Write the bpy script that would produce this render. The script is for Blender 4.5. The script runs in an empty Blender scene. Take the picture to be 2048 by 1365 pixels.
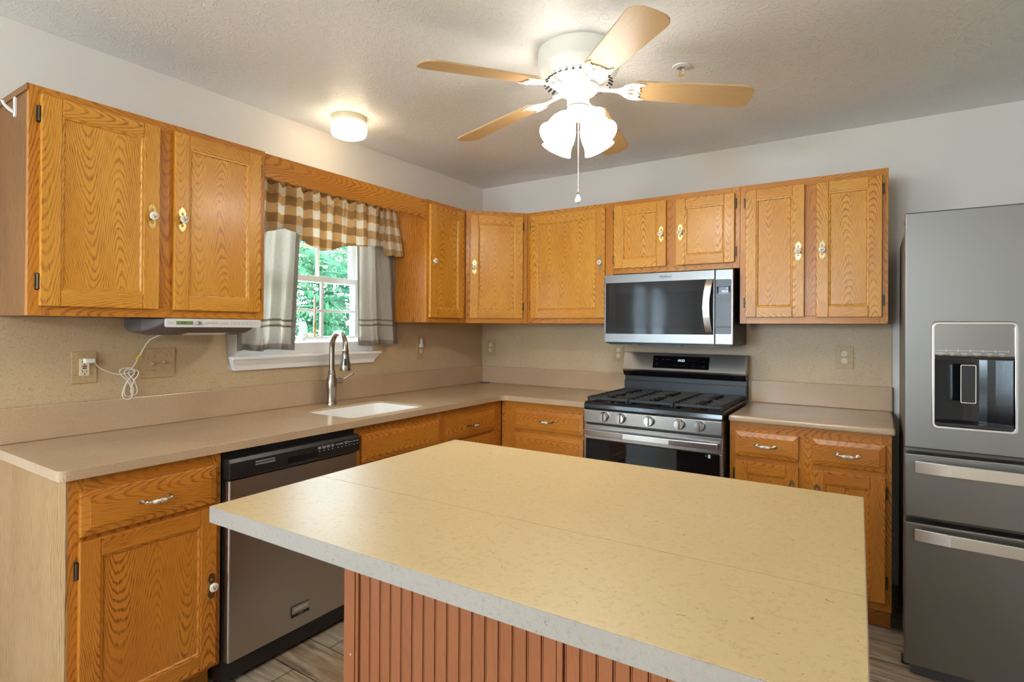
import bpy, bmesh, math, random
from mathutils import Matrix, Vector
random.seed(7)
PI = math.pi
SC = bpy.context.scene
COL = SC.collection

# ------------------------------------------------------------------ camera
cam_d = bpy.data.cameras.new('camera')
cam = bpy.data.objects.new('camera', cam_d)
COL.objects.link(cam)
yaw, pit, rol = math.radians(33.2748), math.radians(.2555), math.radians(.3578)
dv = Vector((-math.sin(yaw)*math.cos(pit), math.cos(yaw)*math.cos(pit), math.sin(pit)))
r0 = Vector((math.cos(yaw), math.sin(yaw), 0)); u0 = r0.cross(dv)
rv = r0*math.cos(rol)+u0*math.sin(rol); uv_ = rv.cross(dv)
M = Matrix((rv, uv_, -dv)).transposed().to_4x4()
M.translation = Vector((2.6287, -3.5668, 1.344))
cam.matrix_world = M
cam_d.sensor_width = 36; cam_d.lens = 36*1108.64/2048
cam_d.shift_y = -(682.5-651.27)/2048
cam_d.clip_start = .02
SC.camera = cam

# ------------------------------------------------------------------ view, world, sun, daylight
SC.view_settings.view_transform = 'Standard'
SC.view_settings.look = 'None'
SC.view_settings.gamma = 1
SC.view_settings.use_curve_mapping = False
SC.view_settings.exposure = 1.4
SC.cycles.caustics_reflective = False
SC.cycles.caustics_refractive = False
SC.cycles.max_bounces = 10
SC.cycles.diffuse_bounces = 5
SC.cycles.sample_clamp_indirect = 6
FAN_E, BULB_E, DOME_E, SKY_E, SUN_E, FILL_E = 4.0, 60, 3.5, 14.5, 6.0, 31.0
W = bpy.data.worlds.new('sky'); SC.world = W; W.use_nodes = True
bg = W.node_tree.nodes['Background']
bg.inputs['Color'].default_value = (.70, .84, 1.0, 1); bg.inputs['Strength'].default_value = SKY_E
sl = bpy.data.lights.new('sun', 'SUN'); sl.energy = SUN_E; sl.angle = math.radians(3); sl.color = (1, .95, .86)
so = bpy.data.objects.new('sun', sl); COL.objects.link(so)
so.rotation_euler = Vector((-.55, .25, -.8)).to_track_quat('-Z', 'Y').to_euler()
YF_ = -7.0
def portal(name, loc, sx, sy, rot):
    l = bpy.data.lights.new(name, 'AREA'); l.shape = 'RECTANGLE'; l.size = sx; l.size_y = sy; l.energy = 0
    l.cycles.is_portal = True
    o = bpy.data.objects.new(name, l); COL.objects.link(o); o.location = loc; o.rotation_euler = rot
portal('window_daylight', (-.16, -1.59, 1.63), .95, .9, (PI/2, 0, -PI/2))
portal('fill_window_daylight', (.825, YF_-.16, 1.42), 1.1, 1.2, (PI/2, 0, 0))
portal('door_daylight', (-.16, -4.9, 1.04), 1.7, 2.05, (PI/2, 0, -PI/2))

# ------------------------------------------------------------------ material helpers
class NT:
    def __init__(s, name):
        s.m = bpy.data.materials.new(name); s.m.use_nodes = True
        s.t = s.m.node_tree; s.b = s.t.nodes['Principled BSDF']; s.out = s.t.nodes['Material Output']
    def n(s, typ, props=None, **ins):
        nd = s.t.nodes.new('ShaderNode'+typ)
        for k, v in (props or {}).items(): setattr(nd, k, v)
        for k, v in ins.items():
            key = int(k[1:]) if k[0] == '_' and k[1:].isdigit() else k
            s.set(nd.inputs[key], v)
        return nd
    def set(s, sock, v):
        if hasattr(v, 'links') or isinstance(v, bpy.types.NodeSocket): s.t.links.new(v, sock)
        else: sock.default_value = v
    def math(s, op, a, b=0.0, c=0.0):
        nd = s.n('Math', {'operation': op}); s.set(nd.inputs[0], a); s.set(nd.inputs[1], b); s.set(nd.inputs[2], c)
        return nd.outputs[0]
    def vmul(s, vec, xyz):
        nd = s.n('Vector Math'.replace(' ', ''), {'operation': 'MULTIPLY'}); s.set(nd.inputs[0], vec); nd.inputs[1].default_value = xyz
        return nd.outputs[0]
    def noise(s, vec, scale=1.0, detail=2.0, rough=.5, dist=0.0):
        nd = s.n('TexNoise', Scale=scale, Detail=detail, Roughness=rough, Distortion=dist); s.set(nd.inputs['Vector'], vec)
        return nd.outputs[0]
    def smooth(s, x, a, b, lo=0.0, hi=1.0):
        nd = s.n('MapRange', {'interpolation_type': 'SMOOTHSTEP'})
        s.set(nd.inputs[0], x); nd.inputs[1].default_value = a; nd.inputs[2].default_value = b
        nd.inputs[3].default_value = lo; nd.inputs[4].default_value = hi
        return nd.outputs[0]
    def mix(s, f, a, b, bt='MIX'):
        nd = s.n('Mix', {'data_type': 'RGBA', 'blend_type': bt}); s.set(nd.inputs[0], f)
        s.set(nd.inputs[6], a); s.set(nd.inputs[7], b); return nd.outputs[2]
    def bump(s, h, strength=.2, dist=.001):
        nd = s.n('Bump', Strength=strength, Distance=dist); s.set(nd.inputs['Height'], h); return nd.outputs[0]
    def P(s, **k):
        for a, v in k.items(): s.set(s.b.inputs[a.replace('_', ' ')], v)
        return s.m
    def obj(s): return s.n('TexCoord').outputs['Object']
    def uv(s): return s.n('TexCoord').outputs['UV']

def C4(r, g, b):
    f = lambda c: ((c/255+.055)/1.055)**2.4 if c/255 > .04045 else c/255/12.92
    return (f(r), f(g), f(b), 1)
def pm(name, col, rough=.5, metal=0.0, **k):
    t = NT(name); t.P(Base_Color=col, Roughness=rough, Metallic=metal, **k); return t.m

def oak(name, light, mid, dark, contrast=1.0, cathedral=1.0, rough=.34, coat=.14):
    t = NT(name); uv = t.uv(); sp = t.n('SeparateXYZ', _0=uv); u, v = sp.outputs[0], sp.outputs[1]
    wob = t.math('SUBTRACT', t.noise(t.vmul(uv, (4, 1.3, 1)), 1, 2), .5)
    u2 = t.math('ADD', u, t.math('MULTIPLY', wob, .09))
    sc = t.math('MULTIPLY_ADD', t.math('COSINE', t.math('MULTIPLY', u2, 2*PI/.21)), -.5, .5)
    q = t.math('MULTIPLY', sc, 11*cathedral)
    q = t.math('ADD', q, t.math('MULTIPLY', v, 25*cathedral))
    q = t.math('ADD', q, t.math('MULTIPLY', u, 70*(1-cathedral)+12))
    q = t.math('ADD', q, t.math('MULTIPLY', t.noise(t.vmul(uv, (6, 1.7, 1)), 1, 2), 6.5))
    q = t.math('ADD', q, t.math('MULTIPLY', t.noise(t.vmul(uv, (28, 7, 1)), 1, 2), 1.3))
    fz = t.noise(t.vmul(uv, (160, 26, 1)), 1, 2)
    q = t.math('ADD', q, t.math('MULTIPLY', fz, .45))
    band = t.math('MULTIPLY_ADD', t.math('SINE', t.math('MULTIPLY', q, 2*PI)), .5, .5)
    d = t.smooth(band, .54, 1.0)
    pores = t.noise(t.vmul(uv, (560, 16, 1)), 1, 2)
    p = t.smooth(pores, .42, .68)
    d2 = t.math('MULTIPLY', d, t.math('MULTIPLY_ADD', p, .45, .55))
    fade = t.smooth(t.noise(t.vmul(uv, (6, 2, 1)), 1, 2), .3, .7, .35, 1.0)
    d3 = t.math('ADD', t.math('MULTIPLY', t.math('MULTIPLY', d2, fade), 1.0*contrast), t.math('MULTIPLY', p, .28*contrast))
    big = t.noise(t.vmul(uv, (7, 1.2, 1)), 1, 1)
    base = t.mix(t.smooth(big, .3, .7), light, mid)
    col = t.mix(t.math('MINIMUM', d3, 1.0), base, dark)
    nrm = t.bump(t.math('SUBTRACT', 1.0, d2), .12, .0006)
    t.P(Base_Color=col, Roughness=rough, Normal=nrm, Coat_Weight=coat, Coat_Roughness=.2, Coat_IOR=1.45, Specular_IOR_Level=.38)
    return t.m

def speckle(name, base, dk, lt, scale=170, rough=.35, spots=None, amt=.8):
    t = NT(name); o = t.obj()
    n1 = t.noise(o, scale, 3, .6); n2 = t.noise(o, scale*2.3, 2, .6)
    c = t.mix(t.math('MULTIPLY', t.smooth(n1, .5, .72), amt), base, dk)
    c = t.mix(t.math('MULTIPLY', t.smooth(n2, .55, .72), amt*.8), c, lt)
    if spots:
        n3 = t.noise(o, spots[1], 2, .5, 1.2)
        c = t.mix(t.smooth(n3, spots[2], spots[2]+.05), c, spots[0])
    big = t.noise(o, 3.0, 2)
    c = t.mix(t.smooth(big, .35, .7, 0, .18), c, dk)
    t.P(Base_Color=c, Roughness=rough)
    return t.m

def steel(name, col=(.55, .54, .53, 1), rough=.3, axis='x', scale=420):
    t = NT(name); o = t.obj()
    k = {'x': (1.5, scale, scale), 'y': (scale, 1.5, scale), 'z': (scale, scale, 1.5)}[axis]
    n = t.noise(t.vmul(o, k), 1, 2)
    t.P(Base_Color=col, Metallic=1.0, Roughness=t.smooth(n, .2, .8, rough*.96, rough*1.06))
    return t.m

MT = {}
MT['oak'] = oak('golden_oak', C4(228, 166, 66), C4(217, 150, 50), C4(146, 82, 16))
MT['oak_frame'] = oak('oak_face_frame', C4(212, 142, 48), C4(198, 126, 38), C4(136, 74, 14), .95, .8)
MT['oak_low_dimmed'] = oak('oak_base_dimmed', C4(206, 134, 48), C4(194, 120, 40), C4(126, 66, 16))  # same oak, darkened: weaker light on the base units put into the colour
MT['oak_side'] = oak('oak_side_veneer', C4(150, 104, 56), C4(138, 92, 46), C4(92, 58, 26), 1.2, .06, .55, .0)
MT['oak_rib'] = oak('oak_ribbed_veneer', C4(214, 142, 58), C4(202, 128, 46), C4(124, 66, 16), 1.4, .06, .35, .2)
MT['oak_daylit'] = oak('oak_end_panel_daylit', C4(186, 150, 104), C4(178, 140, 94), C4(128, 92, 54), 1.2, .06, .42, .1)  # daylight sheen on the end panel put into a paler oak tone
def wall_mat(name, col, bs=60, st=.06, rough=.62):
    t = NT(name); o = t.obj(); t.P(Base_Color=col, Roughness=rough, Normal=t.bump(t.noise(o, bs, 3), st, .002)); return t.m
MT['wall'] = wall_mat('wall_paint', C4(234, 229, 222))
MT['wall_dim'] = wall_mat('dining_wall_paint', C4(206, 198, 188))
t = NT('ceiling_texture_paint'); o = t.obj()
na = t.noise(o, 9, 2, .5, 3.5); nb = t.math('MULTIPLY', t.noise(o, 75, 3, .6, 1.0), t.smooth(t.noise(o, 5, 2), .4, .65, .15, 1))
stk = t.smooth(t.math('ABSOLUTE', t.math('SUBTRACT', na, .5)), 0.0, .045, 1, 0)
hh = t.math('ADD', t.math('MULTIPLY', stk, .8), t.math('MULTIPLY', nb, .9))
MT['ceiling'] = t.P(Base_Color=C4(243, 242, 240), Roughness=.40, Normal=t.bump(hh, .38, .0045))
MT['backsplash'] = speckle('backsplash_laminate', C4(200, 176, 140), C4(160, 132, 100), C4(212, 192, 160), 150, .42, (C4(140, 112, 82), 120, .715), .6)
MT['counter'] = speckle('countertop_laminate', C4(196, 168, 136), C4(144, 116, 88), C4(220, 198, 170), 300, .22)
MT['island_edge_daylit'] = speckle('island_edge_daylight', C4(150, 140, 130), C4(128, 117, 108), C4(164, 155, 146), 90, .4, (C4(110, 98, 88), 85, .71), .6)  # cool daylight on the island edges put into this greyer tone
MT['island_top'] = speckle('island_laminate', C4(208, 182, 134), C4(184, 156, 108), C4(216, 194, 150), 90, .38, (C4(126, 100, 74), 85, .715), .6)
t = NT('floor_vinyl_plank'); o = t.obj()
bk = t.n('TexBrick', {'offset': .37}, Scale=1.0, Mortar_Size=.004) if False else t.n('TexBrick', {'offset': .37})
t.set(bk.inputs['Vector'], o)
for k, v in {'Scale': 1.0, 'Mortar Size': .0025, 'Brick Width': 1.15, 'Row Height': .17}.items(): bk.inputs[k].default_value = v
bk.inputs['Color1'].default_value = (0, 0, 0, 1); bk.inputs['Color2'].default_value = (1, 1, 1, 1); bk.inputs['Mortar'].default_value = (.5, .5, .5, 1)
gr = t.noise(t.vmul(o, (5, 38, 1)), 1, 5, .65, .6); g2 = t.noise(t.vmul(o, (1.8, 7, 1)), 1, 3, .6, 1.2)
c = t.mix(t.smooth(gr, .3, .7), C4(96, 78, 60), C4(190, 172, 146))
c = t.mix(t.smooth(g2, .4, .65, 0, .6), c, C4(140, 104, 66))
c = t.mix(t.math('MULTIPLY', bk.outputs['Color'], .45), c, C4(168, 158, 142))
c = t.mix(bk.outputs['Fac'], c, C4(50, 40, 32))
MT['floor'] = t.P(Base_Color=c, Roughness=.42)
MT['steel'] = pm('brushed_steel', (.46, .44, .42, 1), .27, 1.0, Anisotropic=.3)
MT['mw_steel'] = pm('microwave_steel', (.23, .222, .215, 1), .28, 1.0, Anisotropic=.3)
MT['steel_fridge'] = pm('fridge_steel', (.232, .220, .205, 1), .46, 1.0, Anisotropic=.4)
MT['steel_dish'] = steel('dishwasher_steel', (.52, .50, .48, 1), .30, 'y', 420)
MT['steel_bright'] = pm('polished_steel', (.78, .76, .74, 1), .2, 1.0)
MT['chrome'] = pm('chrome', (.85, .85, .86, 1), .08, 1.0)
MT['nickel'] = steel('brushed_nickel', (.36, .305, .25, 1), .24, 'z', 300)
MT['brass'] = pm('brass', (.78, .58, .22, 1), .25, 1.0)
MT['bronze'] = pm('dark_bronze', (.10, .075, .05, 1), .4, .8)
MT['antique'] = pm('antique_brass', (.34, .25, .14, 1), .35, 1.0)
MT['black'] = pm('black_plastic', (.012, .012, .013, 1), .35)
MT['black_gloss'] = pm('black_enamel', (.008, .008, .010, 1), .12)
MT['black_glass'] = pm('black_glass', (.004, .004, .005, 1), .04)
MT['mw_glass'] = pm('microwave_glass', (.028, .028, .030, 1), .05, 0, Specular_IOR_Level=.22)
MT['mw_screen'] = pm('microwave_screen', (.02, .02, .022, 1), .08, 0, Specular_IOR_Level=.22)
MT['mw_panel'] = pm('microwave_keypad', C4(74, 76, 82), .3)
MT['iron'] = pm('cast_iron', (.018, .018, .018, 1), .5)
MT['dark_grey'] = pm('dark_grey_metal', (.055, .052, .05, 1), .4, .3)
MT['fridge_side'] = pm('fridge_side_grey', C4(128, 120, 112), .45, .3)
MT['white'] = pm('white_enamel', C4(240, 236, 228), .3)
MT['white_trim'] = pm('white_trim', C4(240, 238, 236), .35)
MT['white_plastic'] = pm('white_plastic', C4(238, 238, 236), .35)
MT['ivory'] = pm('ivory_plastic', C4(226, 216, 182), .35)
MT['plate'] = speckle('laminate_wall_plate', C4(194, 166, 124), C4(156, 126, 88), C4(206, 184, 146), 110, .4)
MT['sink'] = pm('white_sink', C4(246, 242, 236), .25)
t = NT('ceramic_knob'); o = t.obj(); sp = t.n('SeparateXYZ', _0=o)
rr = t.math('SQRT', t.math('ADD', t.math('POWER', sp.outputs[0], 2.0), t.math('POWER', sp.outputs[2], 2.0)))
motif = t.math('MULTIPLY', t.smooth(t.noise(o, 210, 2, .6), .50, .56), t.smooth(rr, .008, .010, 1, 0))
front = t.smooth(sp.outputs[1], -.024, -.019, 1, 0)
MT['ceramic'] = t.P(Base_Color=t.mix(t.math('MULTIPLY', motif, front), C4(240, 234, 220), C4(60, 50, 46)), Roughness=.15)
t = NT('ceramic_grip'); o = t.obj(); sp = t.n('SeparateXYZ', _0=o)
motif = t.math('MULTIPLY', t.smooth(t.noise(o, 240, 2, .6), .52, .57), t.smooth(t.math('ABSOLUTE', sp.outputs[0]), .009, .012, 1, 0))
MT['ceramic_grip'] = t.P(Base_Color=t.mix(motif, C4(238, 234, 224), C4(60, 66, 60)), Roughness=.15)
MT['paint_brown'] = oak('brown_painted_beadboard', C4(156, 94, 58), C4(148, 88, 52), C4(126, 70, 40), .35, .3, .36, .1)
MT['groove'] = pm('beadboard_groove', C4(112, 62, 32), .5)
MT['blade'] = oak('pale_maple_blade', C4(222, 186, 136), C4(214, 174, 122), C4(188, 144, 92), .55, .2, .38, .1)
MT['blade_top'] = pm('white_blade_edge', C4(214, 206, 194), .4)
MT['screw'] = pm('zinc_screw', (.7, .68, .64, 1), .3, .9)
def emis(name, col, st, base=.9):
    t = NT(name); t.P(Base_Color=(base, base, base, 1), Emission_Color=col, Emission_Strength=st, Roughness=.3); return t.m
MT['shade'] = emis('lit_frosted_glass', (1, .94, .84, 1), FAN_E)
MT['bulb'] = emis('lit_bulb', (1, .92, .80, 1), BULB_E)
MT['fill_globe'] = emis('lit_fill_globe', (.94, .97, 1, 1), FILL_E)
MT['dome'] = emis('lit_opal_glass', (1, .80, .52, 1), DOME_E)
MT['digit'] = emis('clock_digits', (.75, .85, 1, 1), .55, .5)
MT['lcd_blue'] = emis('blue_display', (.20, .26, .48, 1), .16, .06)
MT['lcd_green'] = pm('green_lcd', C4(122, 142, 88), .3)
MT['ink'] = pm('dark_print', (.03, .03, .035, 1), .5)
MT['ink_grey'] = pm('grey_print', C4(150, 146, 142), .5)
MT['ink_white'] = pm('white_print', C4(225, 225, 225), .5)
MT['radio'] = pm('grey_radio_plastic', C4(92, 84, 82), .55)
MT['silver_plastic'] = pm('silver_plastic', C4(226, 224, 224), .35)
MT['cord'] = pm('white_cord', C4(232, 226, 212), .45)
MT['tag_yellow'] = pm('yellow_tag', C4(206, 196, 30), .5)
MT['red'] = pm('red_button', C4(150, 44, 24), .4)
MT['candle'] = pm('candle_wax', C4(246, 226, 200), .45)
MT['clear'] = pm('clear_plastic', (.95, .96, .96, 1), .15, 0, Alpha=.6)
t = NT('window_glass')
tr = t.n('BsdfTransparent', Color=(.93, .97, .97, 1)); gl = t.n('BsdfGlossy', Roughness=.02)
fr = t.n('Fresnel', IOR=1.45); mx = t.n('MixShader', _0=t.math('MULTIPLY', fr.outputs[0], .8), _1=tr.outputs[0], _2=gl.outputs[0])
t.t.links.new(mx.outputs[0], t.out.inputs[0]); MT['glass'] = t.m
def fabric(name, colnode_fn, transl=.4):
    t = NT(name); col = colnode_fn(t)
    uv = t.uv()
    w1 = t.noise(t.vmul(uv, (700, 60, 1)), 1, 1); w2 = t.noise(t.vmul(uv, (60, 700, 1)), 1, 1)
    wv = t.math('ADD', w1, w2)
    col = t.mix(t.smooth(wv, .7, 1.3, 0, .22), col, (.12, .10, .08, 1))
    df = t.n('BsdfDiffuse', Roughness=.6); t.set(df.inputs['Color'], col); t.set(df.inputs['Normal'], t.bump(wv, .15, .0006))
    tl = t.n('BsdfTranslucent'); t.set(tl.inputs['Color'], col)
    mx = t.n('MixShader', _0=transl, _1=df.outputs[0], _2=tl.outputs[0]); t.t.links.new(mx.outputs[0], t.out.inputs[0])
    return t.m
def plaid(t):
    uv = t.uv(); sp = t.n('SeparateXYZ', _0=uv)
    def stripe(x): return t.smooth(t.math('FRACT', t.math('MULTIPLY', x, 1/.096)), .49, .51)
    a, b = stripe(sp.outputs[0]), stripe(sp.outputs[1])
    s = t.math('ADD', a, b)
    c = t.mix(t.smooth(s, .4, .6), C4(252, 246, 234), C4(228, 196, 148))
    return t.mix(t.smooth(s, 1.4, 1.6), c, C4(184, 148, 102))
MT['plaid'] = fabric('tan_check_fabric', plaid, .25)
def greige(t):
    sp = t.n('SeparateXYZ', _0=t.uv())
    v = sp.outputs[1]; u = sp.outputs[0]
    eh = t.math('MULTIPLY', t.math('MAXIMUM', t.math('LESS_THAN', u, .060), t.math('GREATER_THAN', u, .640)), .85)
    b1 = t.math('COMPARE', v, .152, .0055); b2 = t.math('COMPARE', v, .122, .0055); b3 = t.math('LESS_THAN', v, .030)
    m = t.math('MAXIMUM', t.math('MAXIMUM', b1, b2), t.math('MAXIMUM', eh, t.math('MULTIPLY', b3, .7)))
    return t.mix(t.math('MULTIPLY', m, .62), C4(220, 212, 202), C4(112, 92, 70))
MT['cafe'] = fabric('greige_linen', greige, .48)
t = NT('leaf_green'); o = t.obj(); n = t.noise(o, 2.2, 3, .6)
c = t.mix(t.smooth(n, .32, .68), C4(19, 48, 36), C4(60, 98, 68))
df = t.n('BsdfDiffuse'); t.set(df.inputs[0], c); tl = t.n('BsdfTranslucent'); t.set(tl.inputs[0], c)
mx = t.n('MixShader', _0=.45, _1=df.outputs[0], _2=tl.outputs[0]); t.t.links.new(mx.outputs[0], t.out.inputs[0]); MT['leaf'] = t.m
MT['bark'] = pm('bark', C4(84, 70, 56), .8)
t = NT('lawn'); o = t.obj(); MT['lawn'] = t.P(Base_Color=t.mix(t.noise(o, 8, 4), C4(60, 92, 44), C4(110, 136, 74)), Roughness=.9)
MT['bounce_patio'] = pm('pale_bounce_concrete', C4(200, 196, 188), .8)
MT['siding'] = pm('blue_grey_siding', C4(176, 182, 192), .6)

# ------------------------------------------------------------------ mesh builder
class MB:
    def __init__(s):
        s.v, s.f, s.m, s.uv, s.sm = [], [], [], [], []; s.T = Matrix.Identity(4)
    def add(s, verts, faces, mat=0, uvs=None, smooth=False):
        o = len(s.v); s.v += [tuple(s.T @ Vector(p)) for p in verts]
        for i, f in enumerate(faces):
            s.f.append([o+k for k in f]); s.m.append(mat); s.sm.append(smooth)
            s.uv.append(uvs[i] if uvs else [(0, 0)]*len(f))
        return s
    def box(s, x0, x1, y0, y1, z0, z1, mat=0, g='z'):
        a = (min(x0, x1), min(y0, y1), min(z0, z1)); b = (max(x0, x1), max(y0, y1), max(z0, z1))
        V = [(x, y, z) for x in (a[0], b[0]) for y in (a[1], b[1]) for z in (a[2], b[2])]
        F = [((0, 1, 3, 2), 0), ((4, 6, 7, 5), 0), ((0, 4, 5, 1), 1), ((2, 3, 7, 6), 1), ((0, 2, 6, 4), 2), ((1, 5, 7, 3), 2)]
        gi = 'xyz'.index(g); du, dv_ = random.uniform(0, 40), random.uniform(0, 40)
        fs, us = [], []
        for idx, n in F:
            fs.append(idx)
            if n == gi: o1, o2 = [k for k in range(3) if k != n]; us.append([(V[i][o1]+du, V[i][o2]*.3+dv_) for i in idx])
            else:
                o1 = [k for k in range(3) if k not in (n, gi)][0]
                us.append([(V[i][o1]+du+n*.013, V[i][gi]+dv_) for i in idx])
        return s.add(V, fs, mat, us)
    def quad(s, P, mat=0, g='z', off=None):
        gi = 'xyz'.index(g); du, dv_ = off or (random.uniform(0, 40), random.uniform(0, 40))
        oi = 0 if gi != 0 else 2
        return s.add(P, [tuple(range(len(P)))], mat, [[(p[oi]+du, p[gi]+dv_) for p in P]])
    def lathe(s, prof, seg=24, mat=0, smooth=True, cap=True, a0=0, a1=2*PI):
        full = abs(a1-a0-2*PI) < 1e-6; n = seg if full else seg+1
        V = []
        for r, z in prof:
            for k in range(n):
                a = a0+(a1-a0)*k/seg; V.append((r*math.cos(a), r*math.sin(a), z))
        F = []
        for i in range(len(prof)-1):
            for k in range(seg):
                k2 = (k+1) % n
                F.append((i*n+k, i*n+k2, (i+1)*n+k2, (i+1)*n+k))
        if cap and full:
            if prof[0][0] > 1e-6: F.append(tuple(reversed(range(n))))
            if prof[-1][0] > 1e-6: F.append(tuple((len(prof)-1)*n+k for k in range(n)))
        return s.add(V, F, mat, None, smooth)
    def cyl(s, p0, p1, r, seg=16, mat=0, r1=None, smooth=True):
        p0, p1 = Vector(p0), Vector(p1); d = p1-p0; T0 = s.T
        s.T = T0 @ Matrix.Translation(p0) @ d.to_track_quat('Z', 'Y').to_matrix().to_4x4()
        s.lathe([(r, 0), (r if r1 is None else r1, d.length)], seg, mat, smooth); s.T = T0; return s
    def tube(s, pts, r, seg=8, mat=0, closed=False):
        pts = [Vector(p) for p in pts]; n = len(pts); rad = r if isinstance(r, (list, tuple)) else [r]*n
        V, F = [], []; up = None
        for i, p in enumerate(pts):
            if closed: d = pts[(i+1) % n]-pts[i-1]
            else: d = pts[min(i+1, n-1)]-pts[max(i-1, 0)]
            d.normalize()
            if up is None:
                up = Vector((0, 0, 1)) if abs(d.z) < .9 else Vector((1, 0, 0))
            x = d.cross(up); x.normalize(); up = x.cross(d); up.normalize()
            for k in range(seg):
                a = 2*PI*k/seg; V.append(tuple(p+(x*math.cos(a)+up*math.sin(a))*rad[i]))
        for i in range(n if closed else n-1):
            j = (i+1) % n
            for k in range(seg):
                k2 = (k+1) % seg; F.append((i*seg+k, i*seg+k2, j*seg+k2, j*seg+k))
        if not closed: F += [tuple(reversed(range(seg))), tuple((n-1)*seg+k for k in range(seg))]
        return s.add(V, F, mat, None, True)
    def sphere(s, c, r, seg=16, rings=8, mat=0, sc=(1, 1, 1)):
        T0 = s.T; s.T = T0 @ Matrix.Translation(c) @ Matrix.Diagonal((*sc, 1))
        s.lathe([(max(r*math.sin(PI*i/rings), 0 if 0 < i < rings else 1e-5), -r*math.cos(PI*i/rings)) for i in range(rings+1)], seg, mat, True, False)
        s.T = T0; return s
    def prism(s, outer, holes, t0, t1, mat=0, g=1, bottom=True):
        """flat outline (x,y) with holes, extruded from z=t0 to z=t1 in the current frame"""
        bm = bmesh.new(); es = []
        for loop in [outer]+list(holes):
            vs = [bm.verts.new((x, y, 0)) for x, y in loop]
            es += [bm.edges.new((vs[i], vs[(i+1) % len(vs)])) for i in range(len(vs))]
        bmesh.ops.triangle_fill(bm, edges=es, use_beauty=True)
        bm.verts.index_update()
        du, dv_ = random.uniform(0, 40), random.uniform(0, 40)
        V = [v.co.copy() for v in bm.verts]; tri = [[v.index for v in f.verts] for f in bm.faces]
        fix = []
        for tr in tri:
            a, b, c = (V[i] for i in tr)
            fix.append(tr if (b-a).cross(c-a).z > 0 else tr[::-1])
        bm.free()
        n = len(V); W_ = [(p.x, p.y, t1) for p in V]+[(p.x, p.y, t0) for p in V]
        U = lambda i: (V[i % n].y+du, V[i % n].x+dv_)
        s.add(W_, fix, mat, [[U(i) for i in f] for f in fix])
        o = len(s.v)-2*n
        def raw(f, sm=False):
            s.f.append([o+i for i in f]); s.m.append(mat); s.sm.append(sm); s.uv.append([U(i) for i in f])
        if bottom:
            for f in fix: raw([n+i for i in f[::-1]])
        k = 0
        for li, loop in enumerate([outer]+list(holes)):
            L = len(loop); ar = sum(loop[i][0]*loop[(i+1) % L][1]-loop[(i+1) % L][0]*loop[i][1] for i in range(L))
            flip = (ar < 0) != (li > 0)
            for i in range(L):
                a, b = k+i, k+(i+1) % L
                f = [n+a, n+b, b, a]
                raw(f[::-1] if flip else f)
            k += L
        return s
    def build(s, name, mats, parent=None, loc=(0, 0, 0), rot=(0, 0, 0), bevel=0, seg=2, sharp=35):
        me = bpy.data.meshes.new(name); me.from_pydata(s.v, [], s.f)
        ul = me.uv_layers.new(name='UVMap'); li = 0; flat = []
        for u in s.uv:
            for p in u: flat += [p[0], p[1]]
        ul.data.foreach_set('uv', flat)
        me.polygons.foreach_set('material_index', s.m); me.polygons.foreach_set('use_smooth', s.sm)
        for m in (mats if isinstance(mats, (list, tuple)) else [mats]): me.materials.append(MT[m])
        me.update(); me.validate()
        if any(s.sm): me.set_sharp_from_angle(angle=math.radians(sharp))
        return link(name, me, parent, loc, rot, bevel, seg)
def link(name, me, parent=None, loc=(0, 0, 0), rot=(0, 0, 0), bevel=0, seg=2):
    o = bpy.data.objects.new(name, me); COL.objects.link(o); o.location = loc; o.rotation_euler = rot
    if parent: o.parent = parent
    if bevel:
        b = o.modifiers.new('edge', 'BEVEL'); b.width = bevel; b.segments = seg; b.limit_method = 'ANGLE'; b.angle_limit = math.radians(40)
    return o
def tag(o, label, cat, group=None):
    o['label'] = label; o['category'] = cat
    if group: o['group'] = group
    return o
def thing(name, label, cat, loc=(0, 0, 0), rz=0, group=None):
    o = bpy.data.objects.new(name, None); COL.objects.link(o); o.location = loc; o.rotation_euler = (0, 0, rz); o.empty_display_size = .05
    return tag(o, label, cat, group)
def struct(o): o['kind'] = 'structure'; return o
FONT_CACHE = {}
def text(name, s, size, parent, loc, rot, mat, ext=.0003, align='CENTER', shear=0.0, sx=1.0):
    cu = bpy.data.curves.new('lettering', 'FONT'); cu.body = s; cu.size = size; cu.extrude = ext; cu.align_x = align; cu.align_y = 'CENTER'; cu.shear = shear; cu.resolution_u = 3
    tmp = bpy.data.objects.new('tmp', cu); COL.objects.link(tmp)
    me = bpy.data.meshes.new_from_object(tmp); bpy.data.objects.remove(tmp); bpy.data.curves.remove(cu)
    me.materials.clear(); me.materials.append(MT[mat])
    o = link(name, me, parent, loc, rot); o.scale = (sx, 1, 1); return o
def rrect(x0, x1, y0, y1, r, n=5):
    P = []
    for cx, cy, a in ((x1-r, y1-r, 0), (x0+r, y1-r, PI/2), (x0+r, y0+r, PI), (x1-r, y0+r, 3*PI/2)):
        for k in range(n+1):
            t = a+PI/2*k/n; P.append((cx+r*math.cos(t), cy+r*math.sin(t)))
    return P
XZ = Matrix(((1, 0, 0, 0), (0, 0, -1, 0), (0, 1, 0, 0), (0, 0, 0, 1)))      # plan (x,y) -> wall (x,z), extrusion towards -y
FACE = (PI/2, 0, 0)                                                          # rotation of lettering that faces -y

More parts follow.
